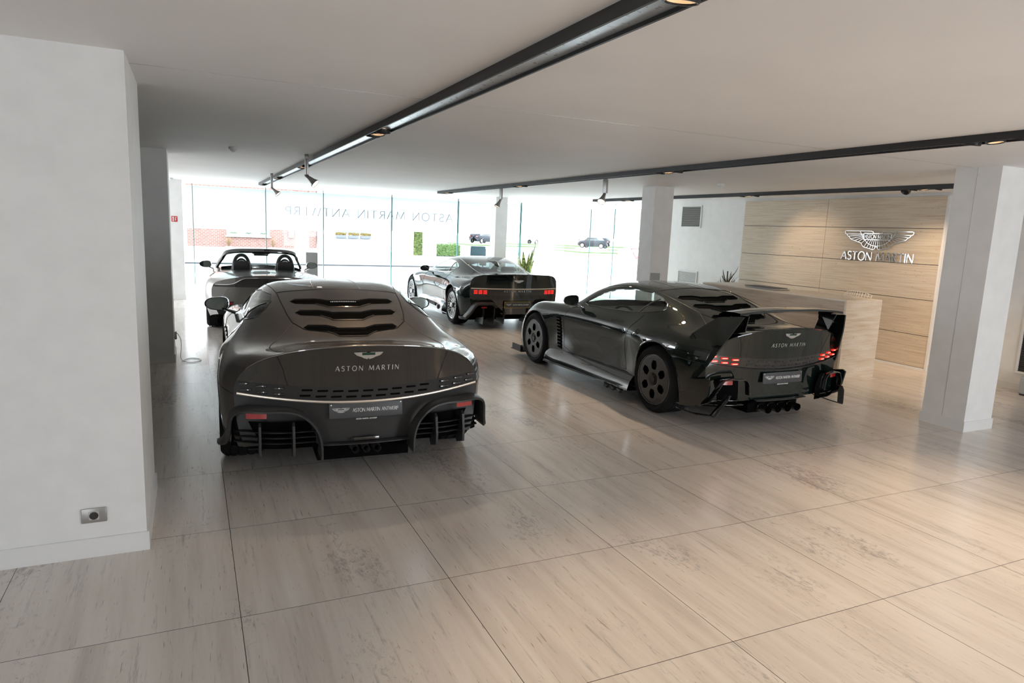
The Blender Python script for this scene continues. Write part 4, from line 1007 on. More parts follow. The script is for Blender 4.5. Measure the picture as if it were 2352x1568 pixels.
# ventilation grilles
def grille(y0, y1, z0, z1, n, label, frame='trim', X=9.85, back='black', slat='spot'):
    t = thing('ventilation_grille', label, 'ventilation grille', (X, (y0+y1)/2, z0)); hw = (y1-y0)/2; hh = z1-z0
    mb = MB(); b = .03
    mb.rbox((-.022, -hw, 0), (0, hw, b), .003, 1); mb.rbox((-.022, -hw, hh-b), (0, hw, hh), .003, 1); mb.rbox((-.022, -hw, b), (0, -hw+b, hh-b), .003, 1); mb.rbox((-.022, hw-b, b), (0, hw, hh-b), .003, 1); mb.obj('grille_frame', MT[frame], t)
    mb = MB(); mb.box((-.004, -hw+b, b), (0, hw-b, hh-b)); mb.obj('grille_back', MT[back], t)
    mb = MB(); 
    for k in range(n):
        z = b+(hh-2*b)*(k+.5)/n; s_ = (hh-2*b)/n*.30; mb.add([(-.018, -hw+b, z-s_), (-.018, hw-b, z-s_), (-.006, hw-b, z+s_), (-.006, -hw+b, z+s_), (-.016, -hw+b, z-s_-.002), (-.016, hw-b, z-s_-.002)], [(0, 1, 2, 3), (4, 5, 1, 0)], False)
    mb.obj('grille_slats', MT[slat], t); return t
grille(11.62, 12.28, 2.02, 2.50, 18, 'upper dark slatted ventilation grille on the white wall')
grille(11.60, 12.25, .62, 1.10, 16, 'lower pale ventilation grille behind the roof of the winged coupe', back='trimk', slat='trim')
grille(4.35, 5.16, .22, 1.62, 54, 'tall dark slatted grille at the right edge', back='trimk', slat='black')
# dehumidifier
t = thing('air_purifier', 'grey boxy air unit on the floor at the right edge', 'air purifier', (9.52, 4.62, 0), 0)
mb = MB(); mb.rbox((0, -.32, .015), (.28, .31, .235), .02, 3); mb.obj('unit_body', MT['spot'] if False else mat('pale_grey_plastic', (.42, .45, .46), .45), t)
mb = MB(); mb.rbox((-.003, .17, .175), (.003, .25, .20), .002, 1); mb.obj('unit_display', MT['black'], t)
mb = MB(); mb.rbox((.05, -.2, .235), (.23, .2, .247), .005, 1); mb.obj('unit_lid', MT['trim'], t)
mb = MB(); mb.box((.01, -.3, 0), (.27, .29, .02)); mb.obj('unit_base', MT['black'], t)
# wall logo
t = thing('wall_logo', 'large silver winged outline emblem on the stone wall', 'logo', (9.80, 7.385, 1.889)); f = lambda x, z, d: Vector((-.012-d, -x, z*.87))
emblem_lines(1.20, .0075, f).obj('wing_outline', MT['chrome'], t, sharp=None)
lettering('ASTON MARTIN', .062, .16, .07, .006, lambda x, z, d: Vector((-.008-d, -x, z+.025)), width=.46).obj('box_lettering', MT['chrome'], t, sharp=None)
f = lambda x, z, d: Vector((-.004-d, -x, z))
o = lettering('ASTON MARTIN', .135, .15, .13, .014, f, width=1.26).obj('wall_lettering', MT['chrome'], loc=(9.80, 7.375, 1.566), sharp=None); tag(o, 'silver ASTON MARTIN letters on the stone wall below the wing emblem', 'lettering')

# ------------------------------------------------------------------ reception desk
t = thing('reception_desk', 'long travertine reception desk before the stone wall', 'desk', (7.87, 6.27, 0))
mb = MB(); mb.box((.001, .03, .0), (.03, 2.82, 1.055)); mb.obj('front_panel', MT['desk_shaded'], t)
mb = MB(); mb.box((.0, 0, .0), (.70, .03, 1.055)); mb.obj('end_panel', MT['desk_lit'], t)
mb = MB(); mb.box((.0, 0, 1.055), (.70, 2.85, 1.075)); mb.obj('desk_top', MT['desk_lit'], t)
mb = MB(); mb.box((.68, .03, .0), (.70, 2.82, 1.055)); mb.box((.001, 2.82, 0), (.70, 2.85, 1.055)); mb.obj('back_panel', MT['desk_shaded'], t)
# papers and folders on the desk
for k, (x, y, w_, l_, h_, z, mtl, lab) in enumerate([(.08, 1.32, .30, .62, .010, 1.076, 'spot', 'grey brochure, undermost on the reception desk'), (.10, 1.34, .27, .57, .012, 1.087, 'trim', 'white brochure between two others on the reception desk'), (.08, 1.36, .29, .60, .009, 1.100, 'tan', 'dark brochure, topmost on the reception desk')]):
    mb = MB(); mb.rbox((0, 0, 0), (w_, l_, h_), .003, 1); o = mb.obj('brochure', MT[mtl], loc=(7.87+x, 6.27+y, z)); tag(o, lab, 'brochure', 'brochures on the reception desk')
# wire chair behind the desk
t = thing('wire_chair', 'white wire mesh chair behind the reception desk', 'chair', (8.95, 7.05, 0))
def shell(u, v):    # u across, v from seat front to back top
    x = .25-.42*v if v < .5 else .04-.10*(v-.5)*2
    z = .80+.0*v if v < .5 else .80+(v-.5)*.66
    b = abs(u)**2; wv = .25-.02*v
    return (-(x-.0)+.0+.07*b*(v > .4), u*wv*(1-.25*max(0, v-.7)/.3*0), z+.05*b*(1-v)-.05*b*max(0, v-.75)*4)
mb = MB()
for i in range(13): u = -1+i/6; mb.tube([shell(u, v) for v in np.linspace(0, 1, 16)], .003, 5)
for j in range(14): v = j/13; mb.tube([shell(u, v) for u in np.linspace(-1, 1, 13)], .003, 5)
mb.obj('wire_shell', MT['trim'], t)
mb = MB()
for s1 in (-1, 1):
    for s2 in (-1, 1): mb.tube([(s1*.05, s2*.10, .80), (s1*.24, s2*.22, .02)], .008, 6)
mb.tube([(-.16, -.15, .35), (.16, -.15, .35), (.16, .15, .35), (-.16, .15, .35)], .006, 6, closed=True); mb.obj('chair_legs', MT['chrome'], t)

# ------------------------------------------------------------------ plants
def leaf_mesh(mb, base, tip, w_, bend=.1, n=7):
    b, t_ = Vector(base), Vector(tip); d = (t_-b); side = d.cross(Vector((0, 0, 1)));
    if side.length < 1e-3: side = Vector((1, 0, 0))
    side.normalize(); nn = side.cross(d).normalized(); rows = []
    for i in range(n):
        u = i/(n-1); c = b+d*u+nn*(bend*4*u*(1-u))*d.length*.3; ww = w_*(math.sin(PI*min(1, .15+u*.85))**.7)*(1-.0*u)/2
        rows.append([tuple(c-side*ww), tuple(c-nn*ww*.25), tuple(c+side*ww)])
    mb.grid(np.array(rows))
t = thing('snake_plant', 'tall snake plant with yellow edged leaves in a white pot by the corner column', 'plant', (7.47, 15.2, 0))
m_ = mat('snake_leaf', (.09, .16, .035), .5); nt = m_.node_tree; n_ = nt.nodes.new('ShaderNodeTexNoise'); n_.inputs['Scale'].default_value = 22; r_ = ramp(nt, [(.38, (.07, .13, .03)), (.56, (.18, .26, .06)), (.62, (.62, .60, .20))]); tc = nt.nodes.new('ShaderNodeTexCoord')
nt.links.new(tc.outputs['Object'], n_.inputs['Vector']); nt.links.new(n_.outputs['Fac'], r_.inputs['Fac']); nt.links.new(r_.outputs[0], nt.nodes['Principled BSDF'].inputs['Base Color'])
MT['yellowedge'] = mat('leaf_edge_yellow', (.62, .60, .22), .5)
for k in range(17):
    a = k*2.4; r0 = .03+.09*rng.rand(); hgt = (.65+.75*rng.rand() if k > 2 else 1.42-.1*k); sp = .10+.16*rng.rand()
    b = (r0*math.cos(a), r0*math.sin(a), .36); tp = (b[0]+sp*math.cos(a), b[1]+sp*math.sin(a), .36+hgt*.85)
    mb = MB(); leaf_mesh(mb, b, tp, .085, .08); mb.obj('leaf', m_, t)
    mb = MB(); leaf_mesh(mb, (b[0], b[1]+.003, b[2]), (tp[0], tp[1]+.003, tp[2]), .10, .08); mb.obj('leaf_edge', MT['yellowedge'], t)
mb = MB(); mb.lathe([(0, 0), (.15, 0), (.19, .38), (.175, .38), (.165, .33), (0, .33)], 28); mb.obj('pot', MT['trim'], t)
t = thing('dracaena', 'small dark leaved plant behind the reception desk against the white wall', 'plant', (9.4, 10.2, 0))
lm1 = mat('dark_leaf', (.02, .035, .02), .4); lm2 = mat('pale_leaf', (.62, .50, .40), .5)
for k in range(60):
    a = rng.rand()*2*PI; z = .62+.42*rng.rand(); e = .05+.30*rng.rand(); l_ = .16+.12*rng.rand()
    mb = MB(); leaf_mesh(mb, (0.02*math.cos(a), .02*math.sin(a), z), (l_*math.cos(a), l_*math.sin(a), z+e*(1-.4*rng.rand())), .022, -.25); mb.obj('leaf', lm1 if rng.rand() < .62 else lm2, t)
mb = MB(); mb.tube([(0, 0, .3), (.01, 0, .8), (0, .01, 1.2)], .012, 6); mb.obj('stem', lm1, t)
mb = MB(); mb.lathe([(0, 0), (.14, 0), (.17, .34), (.155, .34), (.15, .30), (0, .30)], 24); mb.obj('pot', MT['trim'], t)

# ------------------------------------------------------------------ information stands
def stand(x, y, w_, h_, top, label, rz=0, material='grey'):
    t = thing('info_stand', label, 'information stand', (x, y, 0), rz)
    mb = MB(); mb.rbox((-w_/2, -.012, top-h_), (w_/2, .012, top), .004, 1); mb.obj('stand_panel', MT[material], t)
    mb = MB(); mb.rbox((-.02, .012, .01), (.02, .03, top-h_+.1), .003, 1); mb.obj('stand_post', MT['silver'], t)
    mb = MB(); mb.rbox((-w_/2, -.14, 0), (w_/2, .14, .012), .004, 1); mb.obj('stand_foot', MT['silver'], t)
stand(2.47, 16.0, .26, .68, 1.13, 'grey information stand behind the right mirror of the grey roadster', R(-20))
stand(6.47, 8.6, .155, .26, 1.25, 'grey information stand in front of the column behind the winged coupe', R(-20))
stand(6.80, 16.3, .18, .20, 1.08, 'pale grey information stand behind the roof of the slatted coupe', R(-20))
# ------------------------------------------------------------------ lamp light
warm = (1.0, .74, .50)
for (x, y), tg, pw, an in (((1.42, 2.15), (2.0, 1.9, 0), 60, 75), ((1.42, 5.75), (1.2, 5.2, 0), 25, 80), ((5.05, 3.0), (4.6, 2.6, 0), 70, 85), ((5.05, 1.2), (4.0, 1.6, 0), 70, 80), ((5.05, 6.6), (4.2, 6.2, 0), 70, 80), ((5.05, 10.6), (4.4, 10.0, 0), 50, 80), ((8.58, 5.9), (9.8, 6.6, 1.0), 60, 75), ((8.58, 6.1), (9.2, 5.8, 0), 40, 80), ((8.58, 9.0), (9.8, 8.6, 1.3), 30, 85), ((8.58, 3.4), (8.25, 6.2, .4), 70, 60), ((5.05, 8.0), (6.9, 6.6, 0), 35, 80)):  # the lamp aimed at the desk end is added to brighten it
    spot_light('spot_lamp', (x, y, CZ-.06), tg, pw*1.05, an, .8, warm)
# ------------------------------------------------------------------ dark coupe with the slab tail and mesh wheels
ST_B = [
 (-.94, W('.80,.30 .85,.42 .872,.53 .882,.64 .882,.745 .872,.845 .828,.932 .735,.978 .50,1.0 .26,1.012 0,1.017')),
 (-.64, W('.88,.26 .93,.38 .96,.5 .972,.62 .962,.74 .925,.83 .85,.898 .72,.945 .52,.968 .26,.982 0,.985')),
 (-.32, W('.93,.2 .975,.34 1.0,.48 1.01,.62 .995,.74 .945,.83 .84,.893 .68,.93 .53,.968 .27,.992 0,.995')),
 (0.0, W('.94,.2 .99,.34 1.012,.48 1.02,.62 1.0,.76 .93,.85 .81,.898 .68,.96 .54,1.045 .28,1.082 0,1.09')),
 (.30, W('.92,.18 .955,.34 .975,.48 .99,.62 .97,.75 .90,.85 .80,.905 .69,1.01 .555,1.115 .29,1.162 0,1.172')),
 (.65, W('.89,.16 .91,.3 .92,.48 .935,.62 .92,.74 .87,.85 .79,.905 .70,1.05 .56,1.185 .30,1.228 0,1.235')),
 (1.15, W('.88,.16 .90,.3 .905,.48 .92,.62 .915,.74 .87,.845 .80,.895 .71,1.06 .57,1.195 .31,1.24 0,1.25')),
 (1.50, W('.88,.16 .90,.3 .905,.48 .925,.62 .92,.73 .87,.84 .81,.885 .73,1.02 .60,1.145 .33,1.20 0,1.215')),
 (1.90, W('.89,.16 .91,.3 .92,.48 .935,.62 .93,.73 .88,.835 .81,.875 .75,.95 .66,1.02 .37,1.075 0,1.09')),
 (2.30, W('.91,.15 .945,.3 .96,.48 .965,.61 .95,.72 .90,.82 .80,.855 .70,.87 .56,.885 .32,.905 0,.912')),
 (2.65, W('.95,.15 .985,.3 1.005,.48 1.01,.60 .99,.71 .91,.80 .77,.83 .61,.835 .44,.84 .24,.85 0,.855')),
 (2.95, W('.95,.15 .99,.3 1.008,.46 1.0,.58 .965,.68 .875,.76 .73,.79 .57,.785 .42,.78 .24,.785 0,.79')),
 (3.30, W('.90,.15 .93,.28 .935,.42 .925,.53 .88,.62 .78,.69 .66,.715 .52,.71 .38,.705 .2,.705 0,.71')),
 (3.60, W('.76,.16 .79,.26 .795,.38 .775,.47 .72,.54 .62,.585 .52,.60 .42,.60 .3,.60 .15,.60 0,.60')),
 (3.76, W('.6,.2 .61,.28 .61,.36 .59,.42 .54,.455 .46,.48 .4,.49 .3,.495 .2,.50 .1,.50 0,.50'))]
def slab_coupe(loc, rz):
    car = thing('sports_car', 'glossy dark coupe with mesh wheels, silver tail strip and gold edged plate', 'car', loc, rz)
    pm = MT['p3']; G = body_grid(ST_B, .20, .32); lp = G[0]; kc = next(i for i in range(len(lp)//2) if lp[i][2] > .86); sk = Skin(G)
    dl = [(1.94, .895), (1.5, .905), (1.0, .92), (.70, .945), (.44, 1.055), (.56, 1.105), (.78, 1.152), (1.08, 1.165), (1.36, 1.13), (1.62, 1.055), (1.82, .975), (1.96, .91)]
    for sg in (-1, 1):
        sk.cut('side_window', dl, (1, 2), test=lambda c, sg=sg: c.x*sg > .42 and c.z > .82)
        for yc in (0, 2.79): sk.cut('arch', circle(yc, .355, .40, 44), (1, 2), test=lambda c, sg=sg: c.x*sg > .5 and c.z < .9)
        sk.cut('sill', [(.37, .30), (.60, .40), (1.2, .40), (2.1, .31), (2.42, .22), (2.42, .05), (.37, .05)], (1, 2), test=lambda c, sg=sg: c.x*sg > .5)
    sk.cut('rear_window', [(-.50, .22), (-.40, -.30), (-.36, -.44), (-.25, -.49), (0, -.50), (.25, -.49), (.36, -.44), (.40, -.30), (.50, .22), (.25, .27), (0, .28), (-.25, .27)], (0, 1), test=lambda c: c.z > .8)
    sk.cut('windscreen', [(-.55, 1.56), (0, 1.47), (.55, 1.56), (.66, 1.86), (.68, 2.12), (0, 2.26), (-.68, 2.12), (-.66, 1.86)], (0, 1), test=lambda c: c.z > .8)
    sk.drop('arch'); sk.build('body', 'body_shell', pm, car); sk.build2('side_window', 'side_window', MT['carglass'], car); sk.build('windscreen', 'windscreen', MT['carglass'], car)
    sk.build('rear_window', 'rear_window', MT['darkglass'], car); sk.build2('sill', 'lower_sill', MT['carbonside'], car)
    for sg in (-1, 1):
        arch_trim(sk, car, 0, .355, .40, 'gloss', sg); arch_trim(sk, car, 2.79, .355, .40, 'gloss', sg)
        fr = MB(); fr.tube([p for p in (sk.side(y, z, sg, .001) for y, z in poly_dense(dl+[dl[0]], 90)) if p], .011, 5, closed=True); fr.tube([sk.side(y, z, sg, .002) for y, z in poly_dense([(.86, .93), (.72, 1.14)], 8)], .012, 5); fr.obj('window_trim', MT['silver'], car)
        ln = MB(); ln.tube(sk.line('side', [(.66, .40), (.66, .60), (.60, .80), (.66, .93)], sg), .004, 5); ln.tube(sk.line('side', [(2.05, .33), (2.02, .62), (1.95, .82), (1.96, .90)], sg), .004, 5); ln.tube(sk.line('side', [(.66, .40), (1.2, .40), (2.05, .33)], sg), .004, 5); ln.obj('door_gap', MT['black'], car)
        cr = MB(); cr.tube(sk.line('top', [(sg*.545, .85), (sg*.56, .45), (sg*.55, .10), (sg*.52, -.20), (sg*.47, -.46)], off=.002), .008, 5); cr.obj('pillar_strip', MT['silver'], car)
        # bulged sill with vents and side exhaust
        rows = []
        for y in np.linspace(.40, 2.2, 24):
            u = math.exp(-((y-.62)/.55)**2); rows.append([(sg*.90, y, .38), (sg*(.94+.05*u), y, .355), (sg*(.985+.05*u), y, .28), (sg*(1.0+.045*u), y, .20), (sg*(.98+.03*u), y, .13), (sg*.88, y, .12)])
        s_ = MB(); s_.grid(np.array(rows)); so = s_.obj('side_skirt', MT['carbonside'], car)
        v = MB()
        for k in range(14): y = .78+.055*k; u = math.exp(-((y-.62)/.55)**2); v.rbox((sg*(.995+.05*u)-.01, y, .255), (sg*(.995+.05*u)+.006, y+.022, .325), .003, 1)
        v.obj('skirt_vents', MT['black'], so)
        e = MB(); e.lathe([(0, -.02), (.034, -.02), (.036, .012), (.043, .014), (.047, .0), (.05, -.05)], 24, Matrix.Translation((sg*1.045, .60, .255)) @ Matrix.Rotation(R(90*sg), 4, 'Y') @ Matrix.Rotation(R(-8), 4, 'X')); e.obj('side_exhaust', MT['rimk'], car)
        z0 = sk.side(1.86, .86, sg); make_mirror(car, sg, (z0.x-sg*.02, 1.64, .86), (sg*1.02, 1.64, .95), w=.20, h=.12)
        for y in (0, 2.79): make_wheel(car, sg*((.985 if y == 0 else .99)-.15), y, .355, .30, 'mesh', sg)
    fin = MB(); fin.grid(np.array([[(x*(1-.3*k), .42-.14*k, sk.top(0, .42-.14*k).z+.052*(1-abs(x)/.09)*(k > 0)+.002) for x in np.linspace(-.09, .09, 9)] for k in range(3)])); fin.add([(-.05, .14, 1.14), (.05, .14, 1.14), (0, .02, 1.10), (0, .14, 1.185)], [(0, 1, 2), (0, 3, 1), (0, 2, 3), (1, 3, 2)], False); fin.obj('roof_antenna', MT['gloss'], car)
    F = fascia_grid(lp, kc, .27, .82, -.84, .16, lean=-.0); fs = Skin(F); xs = np.linspace(-.92, .92, 21)
    fs.cut('band', [(x, .625) for x in xs]+[(x, .738) for x in xs[::-1]], (0, 2)); fs.cut('tail', [(x, .738) for x in xs]+[(.95, 1.1), (-.95, 1.1)], (0, 2))
    fs.cut('lower', [(-.95, .50), (-.60, .50), (-.40, .545), (.40, .545), (.60, .50), (.95, .50), (.95, .2), (-.95, .2)], (0, 2))
    fs.build('tail', 'tail_panel', pm, car); tb = fs.build('band', 'light_band', MT['gloss'], car); fs.build('body', 'rear_bumper', pm, car); fs.build('lower', 'lower_bumper', MT['carbon'], car)
    st = MB(); sweep_rect(st, [p for p in (fs.rear(x, .745, .006) for x in np.linspace(-.86, .86, 50)) if p], .014, .018); st.obj('tail_strip', MT['strip'], car)
    rg = MB(); rg.tube([tuple(p+np.array([0, -.002, -.002])) for p in lp[kc:len(lp)-kc]], .007, 6); rg.obj('tail_ridge', pm, car)
    for sg in (-1, 1):
        for k in range(3):
            for r_ in range(3):
                x = sg*(.615+.083*k); p = fs.rear(x, .655+.026*r_, .004); q = fs.rear(x+sg*.03, .655+.026*r_, .004) or p; b = MB(); a = math.atan2(q.y-p.y, q.x-p.x)
                b.rbox((-.034, -.008, -.008), (.034, .01, .008), .004, 2, Matrix.Translation(p) @ Matrix.Rotation(a if sg > 0 else a+PI, 4, 'Z')); b.obj('tail_light', MT['redon'], tb)
    onr = lambda x0, z0: (lambda x, z, d: (fs.rear(x+x0, z+z0) or Vector((x+x0, -.9, z+z0)))+Vector((0, -.002-d, 0)))
    emblem_solid(.20, .004, onr(0, .895)).obj('winged_badge', MT['silver'], car, recalc=True)
    words('ASTON MARTIN', .034, .17, .5, .002, onr(0, .685), .55, 'tail_lettering', MT['silver'], car)
    plate_set(car, (0, -.905, .455), R(-3), small=False, edge='gold')
    for sg in (-1, 1):
        fr = MB(); pts = poly_dense([(.995, -.56, .19), (.955, -.70, .20), (.885, -.80, .33), (.83, -.85, .44), (.78, -.87, .475), (.50, -.90, .478), (.42, -.90, .42)], 60); sweep_rect(fr, [(sg*p[0], p[1], p[2]) for p in pts], list(np.interp(np.linspace(0, 1, 60), [0, .3, 1], [.16, .20, .12])), .05); fr.obj('diffuser_frame', MT['trimk'], car)
        rc = MB(); rc.grid(np.array([[(sg*x, -.83+.10*max(0, x-.5), z) for x in np.linspace(.2, .86, 6)] for z in (.46, .34, .22)])); rc.obj('diffuser_recess', MT['void'], car)
        rf = MB(); rf.rbox((sg*.66-.055, -.915, .398), (sg*.66+.055, -.895, .425), .004, 1); rf.obj('reflector', MT['redoff'], car)
        for x in (.66, .45, .25):
            f_ = MB(); P = [(-.89, .40), (-.91, .34), (-.87, .095), (-.45, .10), (-.6, .25)]
            f_.add([(sg*x-.006, y, z) for y, z in P]+[(sg*x+.006, y, z) for y, z in P], [tuple(range(5)), tuple(range(9, 4, -1))]+[(i, (i+1) % 5, 5+(i+1) % 5, 5+i) for i in range(5)], False); f_.obj('diffuser_fin', MT['trimk'], car, recalc=True)
    dt = MB(); dt.grid(np.array([[(x, -.84, .40), (x, -.84, .30), (x, -.3, .14)] for x in np.linspace(-.8, .8, 6)])); dt.box((-.8, -.3, .11), (.8, 3.4, .14)); dt.obj('diffuser_tray', MT['void'], car)
    fl = G[-1]; c = fl.mean(0); nm = MB(); nm.grid(np.array([[tuple(p) for p in fl], [tuple((p-c)*[.1, 1, .1]+c+[0, .04, 0]) for p in fl]])); nm.obj('front_grille', MT['black'], car)
    interior(car); return car
MT['gold'] = mat('gold_plate_edge', (.75, .50, .12), .35, metal=.7)
slab_coupe((5.441, 12.183, 0), R(-1.03))

# ------------------------------------------------------------------ grey open roadster
ST_C = [
 (-.90, W('.76,.30 .81,.42 .845,.54 .855,.64 .845,.73 .80,.80 .70,.845 .55,.88 .38,.91 .2,.925 0,.93')),
 (-.60, W('.86,.26 .91,.4 .93,.52 .938,.64 .925,.74 .875,.82 .76,.868 .62,.892 .44,.91 .22,.918 0,.92')),
 (-.25, W('.90,.2 .935,.36 .948,.5 .952,.64 .94,.75 .89,.835 .78,.882 .64,.908 .46,.922 .24,.93 0,.93')),
 (.15, W('.90,.2 .93,.36 .942,.5 .95,.64 .94,.75 .89,.845 .79,.89 .66,.915 .48,.935 .25,.945 0,.948')),
 (.60, W('.86,.18 .88,.34 .89,.5 .905,.63 .90,.74 .86,.84 .79,.88 .68,.90 .50,.92 .26,.93 0,.935')),
 (1.10, W('.85,.16 .87,.3 .88,.48 .90,.62 .895,.74 .86,.84 .79,.875 .69,.89 .52,.905 .27,.915 0,.92')),
 (1.60, W('.86,.16 .88,.3 .89,.48 .905,.62 .90,.73 .865,.835 .80,.875 .70,.895 .54,.915 .30,.93 0,.935')),
 (2.00, W('.88,.16 .90,.3 .915,.48 .925,.62 .92,.73 .88,.83 .80,.865 .70,.885 .56,.90 .32,.92 0,.93')),
 (2.50, W('.91,.15 .945,.3 .955,.48 .96,.60 .94,.71 .88,.80 .76,.835 .61,.845 .44,.85 .24,.865 0,.87')),
 (2.85, W('.92,.15 .95,.3 .96,.46 .955,.58 .93,.69 .86,.77 .72,.80 .57,.795 .42,.79 .24,.795 0,.80')),
 (3.20, W('.88,.15 .90,.28 .905,.42 .895,.53 .86,.62 .78,.69 .66,.712 .52,.71 .38,.705 .2,.705 0,.71')),
 (3.60, W('.7,.16 .72,.26 .72,.37 .70,.46 .65,.53 .56,.575 .47,.59 .38,.59 .28,.59 .14,.59 0,.59'))]
def roadster(loc, rz):
    car = thing('open_roadster', 'grey open top roadster behind the bronze grey coupe', 'car', loc, rz)
    pm = MT['p4']; G = body_grid(ST_C, .20, .32, nu=110, nv=36); lp = G[0]; kc = next(i for i in range(len(lp)//2) if lp[i][2] > .79); sk = Skin(G)
    for sg in (-1, 1):
        for yc in (0, 2.705): sk.cut('arch', circle(yc, .35, .385, 40), (1, 2), test=lambda c, sg=sg: c.x*sg > .5 and c.z < .9)
    cock = [(-.60, .42), (0, .36), (.60, .42), (.69, .62), (.70, 1.3), (.69, 1.78), (.4, 1.88), (0, 1.92), (-.4, 1.88), (-.69, 1.78), (-.70, 1.3), (-.69, .62)]
    sk.cut('cockpit', cock, (0, 1), test=lambda c: c.z > .8)
    sk.cut('deck', [(-.62, .30), (-.70, .42), (-.60, .42), (0, .36), (.60, .42), (.70, .42), (.62, .30), (0, .22)], (0, 1), test=lambda c: c.z > .8)
    sk.drop('arch'); sk.drop('cockpit'); sk.build('body', 'body_shell', pm, car); sk.build('deck', 'tonneau_panel', MT['trimk'], car)
    fr = MB(); P = curve([(-.775, 1.80, .885), (-.72, 1.62, 1.00), (-.655, 1.42, 1.11), (-.60, 1.28, 1.185), (-.50, 1.215, 1.215), (-.25, 1.175, 1.232), (0, 1.165, 1.236), (.25, 1.175, 1.232), (.50, 1.215, 1.215), (.60, 1.28, 1.185), (.655, 1.42, 1.11), (.72, 1.62, 1.00), (.775, 1.80, .885)], 60)
    sweep_rect(fr, P, .085, .045, (0, .75, .66)); fr.obj('windscreen_frame', MT['gloss'], car)
    gl = MB(); gl.grid(np.array([[(x*(1-.19*v), 1.86-.10*abs(x)**2-(.62-.0*abs(x))*v, .90+.325*v) for x in np.linspace(-.76, .76, 12)] for v in np.linspace(0, 1, 6)])); gl.obj('windscreen', MT['carglass'], car)
    mi = MB(); mi.rbox((-.13, 1.20, 1.145), (.13, 1.24, 1.20), .02, 3); mi.tube([(0, 1.22, 1.19), (0, 1.25, 1.225)], .02, 6); mi.obj('interior_mirror', MT['gloss'], car)
    for sg in (-1, 1): sv = MB(); sv.rbox((sg*.33-.15, 1.20, 1.205), (sg*.33+.17, 1.32, 1.222), .006, 1); sv.obj('sun_visor', MT['leather'], car)
    sv = MB(); sv.rbox((-.16, 1.17, 1.18), (.16, 1.30, 1.225), .02, 2); sv.obj('header_console', MT['leather'], car)
    interior(car)
    for sg in (-1, 1):
        hr = MB(); P_ = curve([(-.15, .90), (-.125, 1.03), (-.09, 1.13), (-.045, 1.175), (.045, 1.175), (.09, 1.13), (.125, 1.03), (.15, .90)], 30)
        sweep_rect(hr, [(sg*.365+x, .52, z) for x, z in P_], .12, .055); hr.grid(np.array([[(sg*.365+x*.9, .54, z) for z in (.9, 1.0+.13*(1-(x/.15)**2))] for x in np.linspace(-.13, .13, 8)])); h_ = hr.obj('headrest', MT['leather'], car)
        hb = MB(); hb.tube([(sg*.365+x, .452, z) for x, z in curve([(-.085, .96), (-.06, 1.06), (-.035, 1.085), (.035, 1.085), (.06, 1.06), (.085, .96)], 18)]+[(sg*.365-.085, .452, .96)], .006, 6); hb.obj('headrest_ring', MT['silver'], h_)
        arch_trim(sk, car, 0, .35, .385, 'p4', sg, lip=.006); arch_trim(sk, car, 2.705, .35, .385, 'p4', sg, lip=.006)
        z0 = sk.side(1.62, .85, sg); make_mirror(car, sg, (z0.x-sg*.02, 1.55, .87), (sg*.965, 1.55, .955), w=.20, h=.125)
        for y in (0, 2.705): make_wheel(car, sg*(.945-.145), y, .35, .29, 'spoke', sg)
        ln = MB(); ln.tube(sk.line('top', [(sg*.56, .20), (sg*.60, -.05), (sg*.58, -.35), (sg*.50, -.62), (sg*.48, -.80)]), .004, 5); ln.obj('deck_gap', MT['black'], car); ln = MB(); ln.tube(sk.line('side', [(.60, .30), (.62, .50), (.56, .74), (.50, .88)], sg), .004, 5); ln.obj('door_gap', MT['black'], car)
    F = fascia_grid(lp, kc, .27, .80, -.80, .15); fs = Skin(F)
    top = lambda x: .775+.115*(1/(1+math.exp((abs(x)-.46)*22))); bot = lambda x: .738
    xs = np.linspace(-.83, .83, 49)
    fs.cut('recess', [(x, bot(x)) for x in xs]+[(x, min(top(x), .905)) for x in xs[::-1]], (0, 2)); fs.cut('lower', [(-.95, .46), (.95, .46), (.95, .2), (-.95, .2)], (0, 2))
    fs.build('body', 'rear_bumper', pm, car); rc = fs.build('recess', 'light_recess', MT['gloss'], car); fs.build('lower', 'lower_bumper', MT['black'], car)
    rl = MB(); rl.tube([p for p in (fs.rear(x, min(top(x), .905), .008) for x in xs) if p], .008, 6); rl.obj('ducktail_edge', MT['chrome'], car)
    for sg in (-1, 1):
        l_ = MB(); sweep_rect(l_, [p for p in (fs.rear(sg*x, .758, .008) for x in np.linspace(.50, .80, 14)) if p], .02, .030); l_.obj('tail_light', MT['rimk'], rc)
        rf = MB(); rf.rbox((sg*.60-.05, -.83, .46), (sg*.60+.05, -.80, .49), .004, 1); rf.obj('reflector', MT['redoff'], car)
    dt = MB(); dt.grid(np.array([[(x, -.80, .28), (x, -.5, .18)] for x in np.linspace(-.7, .7, 6)])); dt.box((-.78, -.4, .11), (.78, 3.3, .15)); dt.obj('diffuser_tray', MT['void'], car)
    fl = G[-1]; c = fl.mean(0); nm = MB(); nm.grid(np.array([[tuple(p) for p in fl], [tuple((p-c)*[.1, 1, .1]+c+[0, .04, 0]) for p in fl]])); nm.obj('front_grille', MT['black'], car)
    plate_set(car, (0, -.835, .55), R(-3), small=False); return car
roadster((1.142, 12.458, 0), R(-1.86))
